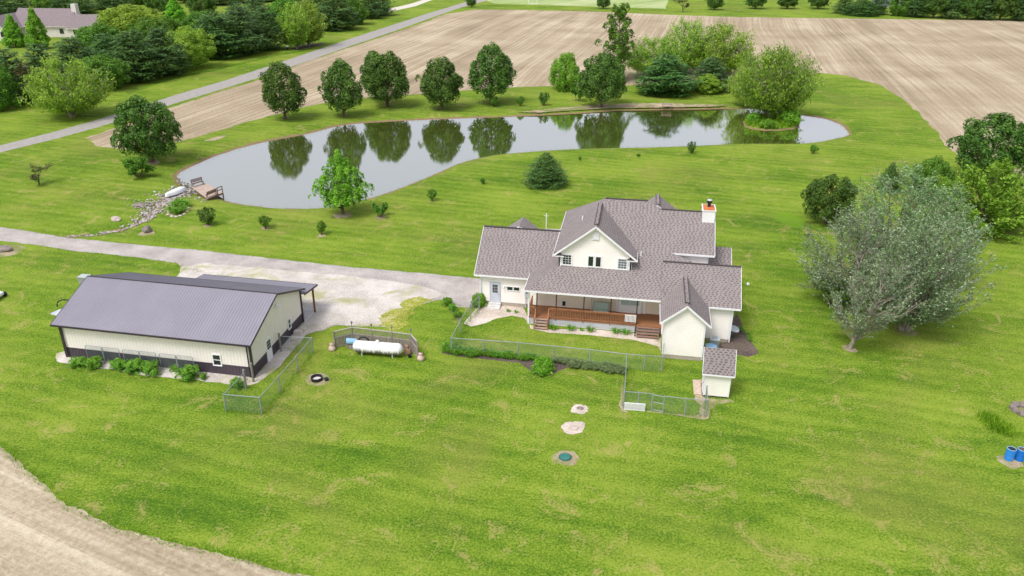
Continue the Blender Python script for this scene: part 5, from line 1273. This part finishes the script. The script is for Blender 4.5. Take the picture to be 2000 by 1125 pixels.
def roundp(t): return max(.1, math.sqrt(max(0, 1-(2*t-.9)**2*.88)))
def pyram(t): return max(.06, (1-t)**.75)*min(1, .55+t*2.4)
L_willow = leaf_mat('willow_leaves', ((.10, .18, .018), (.21, .35, .03), (.37, .52, .07)), .35)
# row maples
for i in range(4):
    r = mk(20+i); V, cc = crown(r, 10, 3.7, 2.0, upright, 104, .78, 130, .34, zs=1.5, up=1.0, jr=.08)
    q = MB(); skel(cc, 10, 1.3, .2, q, r, .35); reg('maple%d' % i, q, V, L_dark)
for i in range(2):
    r = mk(30+i); V, cc = crown(r, 10, 5, 2.0, roundp, 130, .85, 140, .36, zs=1.2, up=.7)
    q = MB(); skel(cc, 10, 1.2, .26, q, r, .35); reg('roundtree%d' % i, q, V, L_dark)
for i in range(3):
    r = mk(40+i); V, cc = crown(r, 10, 4.8, .5, roundp, 140, 1.1, 120, .4, zs=1.0, up=.6)
    q = MB(); skel(cc, 10, .8, .2, q, r, .3); reg('bushtree%d' % i, q, V, L_mid)
r = mk(50); V, cc = crown(r, 8, 2.9, 1.5, lambda t: (.72+1.1*t) if t < .25 else max(.08, 1-((t-.25)/.78)**1.35), 185, .33, 62, .25, zs=2.2, up=1.3, inner=.15)
q = MB(); skel(cc, 8, 1.1, .13, q, r, .6); reg('brightmaple', q, V, L_bright)
r = mk(51); V, cc = crown(r, 10, 4, .3, lambda t: upright(t), 120, .9, 110, .36, zs=1.3); q = MB(); skel(cc, 10, .6, .2, q, r, .3); reg('brightbush', q, V, L_bright)
r = mk(52); V, cc = crown(r, 10, 3.0, .4, pyram, 120, .6, 90, .36, zs=1.2); q = MB(); skel(cc, 10, .6, .16, q, r, .3); reg('cypress', q, V, L_bright)
r = mk(53); V, cc = crown(r, 10, 5.2, .8, roundp, 150, 1.0, 120, .4, zs=.9); q = MB(); skel(cc, 10, .8, .2, q, r, .3); reg('yellowtree', q, V, L_yellow)
# conifers
def pineprof(t): return max(.06, min(1, (1.06-t)**.62*1.0)*min(1, .72+t*2))
for i in range(4):
    r = mk(60+i); V, br = layered(r, 10, 3.8, .2, pineprof, 15, 11, 85, .62, droop=.05, wid=.34, curl=.16, aspect=4.2, gap=1.5)
    q = MB(); q.rings([(0, 0, 0), (0, 0, 5), (0, 0, 9.6)], [.2, .13, .03], 7)
    for a, b in br[::3]: q.rings([a, b], [.045, .012], 4, cap=False)
    reg('pine%d' % i, q, V, L_pine if i < 3 else L_spruce)
r = mk(70); V, br = layered(r, 10, 4.8, .1, lambda t: max(.05, 1-t**1.5)**.75*(.8+.2*min(1, t/.15)), 17, 15, 110, .5, droop=.16, wid=.30, curl=.10, aspect=4)
q = MB(); q.rings([(0, 0, 0), (0, 0, 9.8)], [.2, .02], 7)
for a, b in br[::3]: q.rings([a, b], [.04, .01], 4, cap=False)
reg('spruce', q, V, L_spruce)
# loose branching trees
def branchy(name, seed, L, rad, depth, spread, upw, kids, ratio, per, ls, asp, off, lm, bark, d0=(0, 0, 1), hang=0., sag=0., stems=1, prob=1., stemspread=.35, minr=.012):
    r = mk(seed); tubes = []; tips = []
    for s in range(stems):
        d = np.array(d0, float)
        if stems > 1: a = 2*math.pi*s/stems+r.uniform(-.4, .4); d = d+np.array([math.cos(a), math.sin(a), 0])*stemspread*r.uniform(.6, 1.2)
        d /= np.linalg.norm(d); grow(r, np.array([.12*math.cos(s*2.1)*(stems > 1), .12*math.sin(s*2.1)*(stems > 1), 0.]), d, L, rad, depth, tubes, tips, spread, upw, kids, ratio, sag)
    V = leafed(r, tips, per, ls, asp, off, hang, prob); V[:, 2] = np.maximum(V[:, 2], .25)
    reg(name, tube_mesh(tubes, minr), V, lm, bark)
feather('willow0', 80, 9, 4.6, 2.2, lambda t: (.55+.45*min(1, t/.3)) if t < .3 else max(.2, 1-((t-.3)/.76)**2.4), 95, 8, 15, .36, 3.0, .18, L_yellow, stems=4, rad=.12, lift=1.3, hang=.22, minr=.02)
feather('willow1', 81, 9, 4.2, 1.6, lambda t: (.5+.5*min(1, t/.3)) if t < .3 else max(.3, 1-((t-.3)/.76)**3), 90, 8, 16, .36, 3.0, .2, L_yellow, stems=2, rad=.14, lift=1.3, hang=.2, minr=.02)
feather('birchclump', 82, 10, 4.0, 1.8, lambda t: (.5+.5*min(1, t/.4)) if t < .4 else max(.25, 1-((t-.4)/.66)**2.5), 90, 8, 14, .40, 2.0, .22, L_yellow, stems=6, rad=.09, lift=1.5, minr=.03)
r = mk(83); V, cc = crown(r, 16, 3.3, 1.5, lambda t: (.55+.45*min(1, t/.3)) if t < .3 else max(.25, 1-(t-.3)**1.3*.85), 88, .62, 95, .40, zs=1.5, up=1.1, inner=.1)
q = MB(); skel(cc, 16, 1.5, .2, q, r, .8); reg('cottonwood', q, V, L_mid, m_greybark)
ovalp = lambda t: (.62+.38*min(1, t/.35)) if t < .35 else max(.12, 1-((t-.35)/.68)**2.2)
feather('poplar0', 90, 11, 4.4, 1.6, ovalp, 92, 9, 12, .21, 2.0, .10, L_silver, stems=3, rad=.11, lift=1.2, minr=.017)
feather('poplar1', 91, 12, 4.4, 2.0, ovalp, 100, 9, 15, .21, 2.0, .10, L_silverg, stems=3, rad=.11, lift=1.35)
feather('poplar2', 92, 11, 4.6, 3.0, ovalp, 95, 9, 12, .21, 2.0, .10, L_silver, stems=2, rad=.13, lift=1.15, lean=(1.6, 0))
feather('barepoplar', 93, 8, 3.0, 2.9, ovalp, 66, 8, 9, .19, 1.9, .08, L_silver, stems=1, rad=.12, lift=1.1, lean=(1.9, .3), along=2, pr=.8, minr=.014)
branchy('sapling', 94, 1.3, .045, 3, .6, .3, (3, 4), .62, 7, .15, 1.5, .08, L_brownish, m_bark, minr=.012)
branchy('thinshrub', 95, .9, .03, 3, .5, .5, (3, 4), .62, 9, .16, 1.5, .07, L_mid, m_bark, stems=3, stemspread=.35)
feather('locust', 96, 8, 5.2, .6, lambda t: (.75+.25*min(1, t/.3)) if t < .3 else max(.25, 1-((t-.3)/.76)**2.2), 90, 8, 16, .34, 1.7, .18, L_willow, m_bark, stems=1, rad=.16, lift=.9, bend=.7, minr=.015)
feather('islandwillow', 97, 10, 5.6, 2.9, lambda t: (.62+.38*min(1, t/.3)) if t < .3 else max(.3, 1-((t-.3)/.8)**2.6), 120, 9, 17, .40, 3.0, .26, L_willow, stems=3, rad=.2, lift=1.0, hang=.35, minr=.02)
branchy('flatbush', 98, 1.2, .06, 3, .8, .05, (4, 5), .66, 14, .22, 1.6, .12, L_mid, m_bark, stems=3, stemspread=.7)
for i in range(3):
    r = mk(100+i); V, cc = crown(r, 1.3, .62, .35, lambda t: .55+.45*min(1, t/.4) if t < .7 else max(.3, 1-(t-.7)*1.6), 26, .2, 60, .13, zs=1.1)
    q = MB()
    for k in range(4): a = k*1.57+.3*i; q.rings([(0.04*math.cos(a), .04*math.sin(a), 0), (.15*math.cos(a), .15*math.sin(a), .5), (.3*math.cos(a), .3*math.sin(a), .9)], [.03, .022, .01], 5)
    reg('shrub%d' % i, q, V, L_mid if i else L_dark)
r = mk(111); V, cc = crown(r, 1.2, .85, .02, lambda t: roundp(t)*(.8+.3*math.sin(t*17)), 44, .2, 60, .17, zs=1.5, up=1.1, aspect=2.4, inner=.2); q = MB(); q.rings([(0, 0, 0), (0, 0, .7)], [.04, .02], 6); reg('weedbush', q, V, L_plant)
r = mk(110); V, cc = crown(r, 1.2, .8, .02, roundp, 60, .26, 70, .13, zs=.9); q = MB(); q.rings([(0, 0, 0), (0, 0, .7)], [.05, .02], 6); reg('ballbush', q, V, L_bright)
# ------------------------------------------------------------------ the trees of the photo
PT = plant_tree
PT('roundtree0', 297, 316, 182, 124, 'large rounded dark green maple left of the pond beside the lane', name='maple_tree')
PT('maple0', 557, 233, 116, 80, 'upright dark maple, leftmost of the row along the pond', name='maple_tree', group='maples in a row behind the pond')
PT('maple1', 672, 228, 113, 76, 'upright dark maple with forked top, second from left in the pond row', name='maple_tree', group='maples in a row behind the pond')
PT('maple2', 757, 208, 98, 88, 'broad dark maple with a darker tree pressed against its left side', name='maple_tree', group='maples in a row behind the pond')
PT('maple3', 734, 193, 96, 56, 'narrow dark tree pressed behind the left side of the broad maple', name='maple_tree')
PT('maple3', 862, 214, 109, 78, 'dark maple with notched crown between the broad maple and the tallest one', name='maple_tree', group='maples in a row behind the pond')
PT('maple0', 959, 203, 81, 84, 'tallest dark maple, rightmost of the even row behind the pond', name='maple_tree', group='maples in a row behind the pond')
PT('roundtree1', 1175, 208, 100, 90, 'dense dark green tree on the bare bank left of the grey bench table', name='maple_tree')
PT('brightmaple', 670, 418, 290, 94, 'bright green young maple standing on the near shore of the pond', name='maple_tree')
PT('brightbush', 1103, 176, 100, 60, 'bright green bushy tree left of the tall cottonwood', name='bushy_tree')
PT('cottonwood', 1203, 158, 4, 74, 'tall airy cottonwood reaching the top edge of the photo', name='cottonwood_tree')
PT('thinshrub', 1128, 197, 163, 26, 'small thin trunked tree between bushy tree and dark tree on the far bank', name='young_tree')
PT('willow0', 1275, 150, 66, 120, 'pale feathery willow behind the layered dark pine', name='willow_tree')
PT('willow1', 1338, 142, 28, 104, 'tall willow with a visible forked trunk, behind the dark pines', name='willow_tree')
PT('willow1', 1408, 145, 36, 128, 'broad light green willow at the right of the far grove', name='willow_tree')
PT('pine3', 1298, 184, 102, 112, 'large dark pine with layered branches on the far bank of the pond', name='pine_tree')
PT('pine0', 1385, 176, 108, 84, 'bluish dark pine standing behind the small pale tree', name='pine_tree')
PT('yellowtree', 1382, 183, 143, 50, 'small pale green rounded tree in front of the bluish pine', name='small_tree')
PT('willow0', 1462, 207, 110, 84, 'drooping yellow green willow at the left of the island willow', name='willow_tree')
PT('islandwillow', 1502, 231, 80, 150, 'big spreading willow rising from the grassy island in the pond', name='willow_tree')
PT('ballbush', 1541, 240, 213, 48, 'round bright shrub on the right end of the pond island', 'shrub', name='shrub')
PT('weedbush', 1470, 238, 220, 34, 'pale leafy shrub on the left end of the pond island', 'shrub', name='shrub')
PT('weedbush', 1500, 248, 232, 30, 'low leafy shrub at the front of the pond island', 'shrub', name='shrub')
PT('spruce', 1066, 360, 296, 80, 'lone bushy dark spruce on the lawn behind the farmhouse', name='spruce_tree')
PT('roundtree1', 1612, 436, 336, 90, 'dark dense rounded tree left of the silver poplars', name='dark_tree')
PT('spruce', 1734, 372, 314, 44, 'dark conifer tip showing behind the silver poplars', name='spruce_tree')
PT('roundtree0', 1922, 352, 214, 140, 'dark olive maple at the upper right beside the tilled field', name='maple_tree')
PT('locust', 1912, 448, 302, 172, 'feathery light green locust in front of the olive maple', name='locust_tree')
PT('bushtree1', 1812, 395, 300, 76, 'mid green tree behind the right side of the silver poplars', name='bushy_tree')
# silver poplar clump
PT('poplar0', 1650, 590, 392, 190, 'silvery poplar with drooping left branches, leftmost of the big clump', name='poplar_tree', rz=.4)
PT('poplar1', 1738, 520, 312, 190, 'tallest grey green poplar at the back of the silver clump', name='poplar_tree', rz=2.)
PT('poplar2', 1772, 646, 405, 190, 'spreading silver poplar with a pale leaning trunk, right side of the clump', name='poplar_tree', rz=.1)
PT('poplar1', 1762, 645, 425, 150, 'slim poplar sharing the base of the leaning silver poplar', name='poplar_tree', rz=4.)
PT('poplar1', 1812, 560, 350, 150, 'greener poplar at the back right of the silver clump', name='poplar_tree', rz=1.)
PT('barepoplar', 1658, 681, 490, 150, 'half bare pale poplar leaning right at the front of the silver clump', name='poplar_tree', rz=0.)
PT('thinshrub', 1632, 600, 545, 60, 'leafless looking brush under the left silver poplar', 'shrub', name='brush')
# saplings and shrubs on the lawns
PT('sapling', 77, 361, 318, 42, 'sparse brownish sapling on the lawn at the left edge', name='sapling')
PT('flatbush', 271, 346, 302, 52, 'small spreading tree below the big rounded maple', name='small_tree')
for i, (k, px, py, ty, w_, lb) in enumerate(((0,407,439,403,32,'full dark shrub nearest the dock on the near lawn'),(1,519,446,418,26,'loose shrub between the dock shrub and the small one below the bright maple'),(2,628,458,431,18,'small narrow shrub below the bright maple'),(1,844,392,368,20,'small shrub on a single stem on the lawn right of the bright maple'),(2,943,360,346,11,'tiny shrub on the lawn left of the lone spruce'),(0,1350,299,275,16,'small dark shrub near the shore above the farmhouse chimney'),(1,1588,300,281,18,'vase shaped shrub near the right tip of the pond'),(1,1016,207,186,16,'loose shrub on the far bank, left of the two right of the tallest maple'),(0,1062,206,178,20,'dense dark shrub on the far bank, right of the two beyond the tallest maple'),(2,965,208,188,20,'bright shrub at the foot of the tallest maple in the row'),(2,1247,306,300,8,'tiny plant on the lawn right of the lone spruce'),(2,1133,313,305,7,'tiny dark plant just right of the spruce top on the lawn'))):
    PT('shrub%d' % k, px, py, ty, w_, lb, 'shrub', name='shrub')
PT('thinshrub', 743, 424, 394, 30, 'sparse twiggy shrub right of the bright green maple', 'shrub', name='shrub')
PT('ballbush', 1060, 727, 697, 42, 'round clipped bright green bush in the front mulch bed', 'shrub', name='round_bush')
PT('ballbush', 935, 597, 572, 30, 'green bush behind the chain link fence at the garage corner', 'shrub', name='bush')
for i, (px, py, ty, w_, lb) in enumerate(((158,713,697,40,'low green bush at the left end of the barn bed'),(186,716,696,36,'leafy bush under the leftmost trellis'),(232,720,700,36,'leafy bush between the leftmost and middle trellis'),(268,724,700,48,'widest leafy bush under the middle trellis'),(298,731,705,38,'low bush at the right of the middle trellis'),(345,722,710,26,'sparse small bush under the rightmost trellis'),(370,739,712,44,'dense bush at the right end of the barn bed'),(463,756,738,32,'weedy bush inside the chain link kennel'),(398,740,728,16,'tiny weed right of the last bush in the barn bed'))):
    PT('weedbush', px, py, ty, w_, lb, 'bush', name='bush')
for px, py, ty, w_, lb in ((874,596,580,22,'leafy plant at the top of the curved walk bed'),(884,606,592,20,'leafy plant in the middle of the curved walk bed'),(893,619,606,18,'leafy plant at the lower end of the curved walk bed')): PT('weedbush', px, py, ty, w_, lb, 'plant', name='garden_plant')
# windbreak at upper left
NB = 'trees of the dense windbreak along the lane'
front = [  # proto, px, py, top, width, words
 ('pine0',30,196,100,96,'dark pine behind the left willow, at the left edge'),('pine1',95,190,88,88,'bluish pine directly behind the left willow'),('bushtree0',-8,215,128,70,'bright leafy tree cut by the left edge'),
 ('bushtree1',208,174,112,72,'glossy green bushy tree right of the left willow'),('pine2',150,150,76,80,'dark pine in front of the pale house end'),('pine3',268,158,64,84,'green layered pine on the edge of the lane verge'),
 ('pine1',322,146,58,80,'dark bluish pine left of the yellowish leafy tree'),('yellowtree',375,132,58,74,'yellowish leafy tree on the lane verge between dark pines'),('pine3',428,112,26,92,'wide green pine at the middle of the lane verge'),
 ('pine0',476,106,18,80,'dark wide pine right of the middle of the lane verge'),('pine2',522,97,14,62,'dark pine just left of the pale birch clump'),
 ('pine1',655,58,-14,72,'dark pine just right of the pale birch clump'),('bushtree2',692,48,-6,46,'mid green leafy tree between pines near the lane bend'),('pine0',722,36,-18,46,'dark pine second from the right end of the windbreak'),('pine2',745,30,-20,40,'dark pine at the right end of the windbreak')]
back = [('bushtree2',200,110,46,80,'bright leafy tree in the windbreak right of the pale house'),('yellowtree',262,92,10,100,'big yellow green domed tree behind the windbreak'),('pine1',215,140,66,70,'pine tip between the pale house and the domed tree'),
 ('cypress',32,92,30,40,'bright narrow conifer before the long grey roof, left of two'),('cypress',78,95,16,40,'bright narrow conifer before the long grey roof, right of two'),('cypress',346,54,-4,46,'bright conical tree rising behind the windbreak'),
 ('roundtree1',396,34,-14,44,'dark tree beside the little lane behind the windbreak'),('bushtree0',300,110,36,66,'leafy tree behind the green layered pine'),('bushtree0',398,88,24,64,'green leafy tree behind the yellowish verge tree'),
 ('pine2',470,72,4,66,'dark pine deep behind the middle of the windbreak'),('bushtree1',560,66,-6,56,'glossy tree behind the birch clump'),('pine3',610,42,-20,70,'dark pine behind the right side of the birch clump'),('bushtree2',335,100,32,52,'mid green tree behind the dark bluish pine'),('pine0',505,60,-8,60,'bluish pine behind the dark pine left of the birches')]
for b in front+back: PT(b[0], b[1], b[2], b[3]-(9 if b in front else 4), b[4]*(1.22 if 'cypress' not in b[0] else 1), b[5], name='pine_tree' if 'pine' in b[0] else ('cypress_tree' if 'cypress' in b[0] else 'leafy_tree'), group=NB)
PT('willow0', 141, 229, 98, 142, 'yellow green multi stemmed willow beside the lane at far left', name='willow_tree')
PT('sapling', 70, 205, 112, 60, 'grey half dead tree left of the yellow green willow', name='bare_tree')
PT('birchclump', 580, 96, 2, 60, 'pale green multi stem birch on the dark mulch, left of two', name='birch_tree'); PT('birchclump', 603, 90, -6, 66, 'pale green multi stem birch on the dark mulch, right of two', name='birch_tree')
ORD = ['first','second','third','fourth','fifth','sixth','seventh','eighth','ninth','tenth','eleventh','twelfth','thirteenth','fourteenth','fifteenth','sixteenth','seventeenth']
belt = ((12,28,-14,50,'pine0'),(45,24,-16,44,'pine2'),(95,22,-22,56,'bushtree1'),(130,24,-22,50,'pine1'),(165,26,-18,50,'pine2'),(205,18,-22,50,'pine0'),(238,14,-22,46,'pine1'),(-20,40,-14,60,'pine1'),(275,8,-26,50,'bushtree0'),(300,22,-16,30,'roundtree0'),(320,28,-20,34,'roundtree1'),(430,10,-26,48,'pine2'),(465,6,-26,48,'pine0'),(505,4,-28,48,'pine1'),(545,2,-28,48,'pine2'),(585,0,-30,46,'pine0'),(360,6,-28,44,'roundtree0'))
for i, (px, py, ty, w_, k) in enumerate(sorted(belt)):
    PT(k, px, py, ty, w_, '%s dark tree from the left in the far belt along the top edge' % ORD[i], name='far_tree', group='dark trees in the far belt at top left')
# top edge
PT('roundtree0', 920, 14, -10, 21, 'small dark tree at the head of the tilled field near the lane', name='far_tree')
PT('roundtree1', 1178, 17, -10, 26, 'small round tree left of the tall cottonwood top', name='far_tree')
PT('sapling', 1334, 24, -8, 26, 'brownish sparse tree at the top edge above the willows', name='far_tree')
PT('roundtree0', 1395, 19, -12, 36, 'brownish dark tree at the top edge, next to the sparse one', name='far_tree')
for px, lb in ((1475, 'left of the three even round trees at the top edge'), (1537, 'middle of the three even round trees at the top edge'), (1597, 'right of the three even round trees at the top edge')): PT('roundtree1', px, 17, -14, 38, lb[:5].strip(' of')+' round dark tree of the even three at the top edge' if 0 else lb.split()[0]+' round dark tree of the even three at the top edge', name='far_tree', group='three round trees beyond the field')
wood = [(1648,26,-14,44,'pine0'),(1682,30,-6,64,'spruce'),(1712,28,-20,40,'pine2'),(1755,31,-16,46,'bushtree2'),(1788,33,-22,52,'pine2'),(1822,35,-20,52,'roundtree1'),(1855,36,-24,52,'pine1'),(1888,38,-22,52,'roundtree0'),(1920,38,-26,52,'pine2'),(1952,39,-22,54,'roundtree1'),(1985,40,-26,52,'pine0'),(2015,40,-24,50,'roundtree0'),(1805,20,-36,52,'pine0'),(1870,20,-38,52,'roundtree0'),(1940,20,-38,52,'pine1'),(2000,20,-38,52,'roundtree1')]
for i, (px, py, ty, w_, k) in enumerate(wood):
    if i < 4: lb = ('dark pine at the left end of the wood at top right', 'wide low spreading dark conifer at the field edge, top right', 'dark pine just left of the blue grey house', 'mid green tree just right of the blue grey house')[i]
    elif i < 12: lb = '%s dark tree right of the blue grey house along the field edge' % ORD[i-3]
    else: lb = '%s dark treetop from the left in the back row of the top right wood' % ORD[i-12]
    PT(k, px, py, ty, w_, lb, name='wood_tree', group='wood edge at top right')
# ------------------------------------------------------------------ low plants
def blades(r, n, h, w, spread, arch=.6, ring=0.):
    V = []
    for i in range(n):
        a = r.uniform(0, 6.28); rr = spread*math.sqrt(r.uniform(ring, 1)); b = np.array([rr*math.cos(a)*.4, rr*math.sin(a)*.4, 0]); hh = h*r.uniform(.6, 1.1)
        d = np.array([math.cos(a), math.sin(a), 0]); e = np.array([-math.sin(a), math.cos(a), 0])*w/2
        m = b+d*spread*.35*arch+np.array([0, 0, hh*.75]); t_ = b+d*spread*(.6+.4*arch)+np.array([0, 0, hh*(1-.35*arch)])
        V += [b-e, b+e, m+e*1.1, m-e*1.1, m-e*1.1, m+e*1.1, t_+e*.3, t_-e*.3]
    return np.array(V)
def clump_mesh(name, seed, n, h, w, spread, mat, **kw): V = blades(mk(seed), n, h, w, spread, **kw); return np_mesh(name, V, quads(V), [mat])
lily = [clump_mesh('daylily', 200+i, 46, .62, .045, .42, L_plant) for i in range(3)]; greyl = [clump_mesh('daylily', 210+i, 50, .5, .045, .38, L_greyplant) for i in range(2)]
def row(mesh, pts, n, name, label, cat, group, jit=.12, sc=(.8, 1.15)):
    P = [G(*p)[:2] for p in pts]; L = [0]
    for a, b in zip(P, P[1:]): L.append(L[-1]+np.linalg.norm(b-a))
    for i in range(n):
        s = L[-1]*(i+.5)/n; k = max(j for j in range(len(P)-1) if L[j] <= s); p = P[k]+(P[k+1]-P[k])*(s-L[k])/(L[k+1]-L[k])+rng.normal(0, jit, 2)
        o = link(name, mesh[i % len(mesh)], None, (p[0], p[1], 0)); o.rotation_euler.z = rng.uniform(0, 6.28); s_ = rng.uniform(*sc); o.scale = (s_, s_, s_); tag(o, label, cat, group)
row(lily, [(868,686),(900,691),(960,696),(1040,704)], 34, 'daylily', 'green daylily clump in the bed along the chain link fence, left of the round bush', 'plant', 'green daylilies left of the round bush')
row(lily, [(872,678),(880,690),(930,697)], 9, 'daylily', 'green daylily clump at the fence corner end of the bed', 'plant', 'daylilies at the fence corner')
row(greyl, [(1082,706),(1120,712),(1170,717),(1219,724)], 26, 'daylily', 'grey green lily clump in the bed right of the round bush', 'plant', 'grey green lilies right of the round bush')
row(greyl, [(1110,716),(1170,723),(1217,730)], 16, 'daylily', 'grey green lily clump in the bed right of the round bush', 'plant', 'grey green lilies right of the round bush')
for px, py, lb in ((1081,644,'leafy plant at the left end of the porch lattice'),(1115,645,'second leafy plant along the porch lattice'),(1136,646,'tiny plant between the second and fourth plants along the porch lattice'),(1153,648,'flowering plant at the middle of the porch lattice'),(1203,651,'small plant near the right end of the porch lattice'),(1222,653,'leafy plant at the right end of the porch lattice'),(993,609,'small dark plant in the pebble bed, left of two'),(1008,611,'small dark plant in the pebble bed, right of two')):
    g = G(px, py); o = link('garden_plant', lily[0], None, g); o.scale = (1.1, 1, .9) if px > 1020 and px != 1136 else (.6, .6, .5); tag(o, lb, 'plant')
for k, (px, py) in enumerate(((337,416),(345,419),(352,416),(359,412),(364,404),(343,404),(350,400),(357,402))):
    o = link('garden_plant', lily[k % 3], None, G(px, py)); o.scale = (1.9, 1.9, 1.5); tag(o, 'leafy clump in the small rock ringed garden beside the stream bed', 'plant', 'plants of the small rock ringed garden')
row(lily, [(1442,640),(1455,650),(1463,668)], 5, 'garden_plant', 'small plant in the mulch bed right of the farmhouse', 'plant', 'plants of the right mulch bed', sc=(.45, .7))
# garden edging stones
for k, (px, py) in enumerate(((328,420),(336,423),(344,424),(352,422),(360,419),(366,413),(368,407))): 
    o = rock(px, py, .2, 'pale edging stone round the small garden beside the stream bed', m_paleb, 'edging_stone', .6, 1.3); o['group'] = 'edging stones of the small garden'
# ------------------------------------------------------------------ grass growing as real blades
def turf(P, h, w, seed, n=1):
    r = mk(seed); P = np.repeat(np.asarray(P), n, 0); m = len(P); P = P+r.normal(0, .05, (m, 2)); a = r.uniform(0, 6.28, m); hh = h*r.uniform(.4, 1.2, m)
    e = np.stack([np.cos(a), np.sin(a), np.zeros(m)], 1)*w/2; b = np.stack([P[:, 0], P[:, 1], np.zeros(m)], 1); t_ = b+np.stack([r.normal(0, .5, m)*hh, r.normal(0, .5, m)*hh, hh], 1)
    return np.stack([b-e, b+e, t_+e*.3, t_-e*.3], 1).reshape(-1, 3)
TV = []
def along(L, dens, spread, h, w, seed, closed=False, off=0.):
    P = np.array([p for p in L]); r = mk(seed); out = []
    for a, b in zip(P, P[1:]):
        l = np.linalg.norm(b-a); k = int(l*dens)
        if k: s = r.uniform(0, 1, (k, 1)); nn = np.array([-(b-a)[1], (b-a)[0]])/max(l, 1e-9); out.append(a+(b-a)*s+nn*r.normal(off, spread, (k, 1)))
    if out: TV.append(turf(np.concatenate(out), h, w, seed+1))
along(gp(F2[2:10]), 60, .22, .20, .035, 300)
along(gp(DR[1:11]), 16, .18, .14, .04, 301); along(gp(DR[13:22]), 26, .22, .14, .04, 302); along(gp(DR[23:30]), 16, .18, .14, .04, 303)
for run in (FL, FF, FG, FD, FE): along(gp(run), 40, .10, .25, .03, 304)
along(gp([(442,803),(511.5,809),(547.8,767),(582,727),(612,690)]), 45, .10, .28, .03, 305)
along(gp([(652,690),(700,698),(760,702),(816,708)]), 40, .3, .22, .03, 306)
r = mk(307); c = G(1942, 832)[:2]; e1_ = G(1925, 815)[:2]-c; e2_ = G(1968, 846)[:2]-c
k = 900; s = r.uniform(-1, 1, (k, 1)); P = c+np.where(s < 0, -s*e1_, s*e2_)+r.normal(0, .35, (k, 2)); TV.append(turf(P, .55, .06, 308))
# island growth and shore weeds
r = mk(309); P = ISL.mean(0)+(ISL[r.integers(0, len(ISL), 2600)]-ISL.mean(0))*np.sqrt(r.uniform(0, 1, (2600, 1)))*.96
A = turf(P, 1.0, .09, 310); A[:, 2] -= .15; TV.append(A)
A = turf(outset(POND, .5)[::1].repeat(10, 0)+r.normal(0, .35, (len(POND)*10, 2)), .22, .05, 311); A[:, 2] -= .22; TV.append(A)
V = np.concatenate(TV); tag(link('grass', np_mesh('grass', V, quads(V), [L_grass])), 'longer grass along field edges, fences, shore and island', 'grass', kind='stuff')
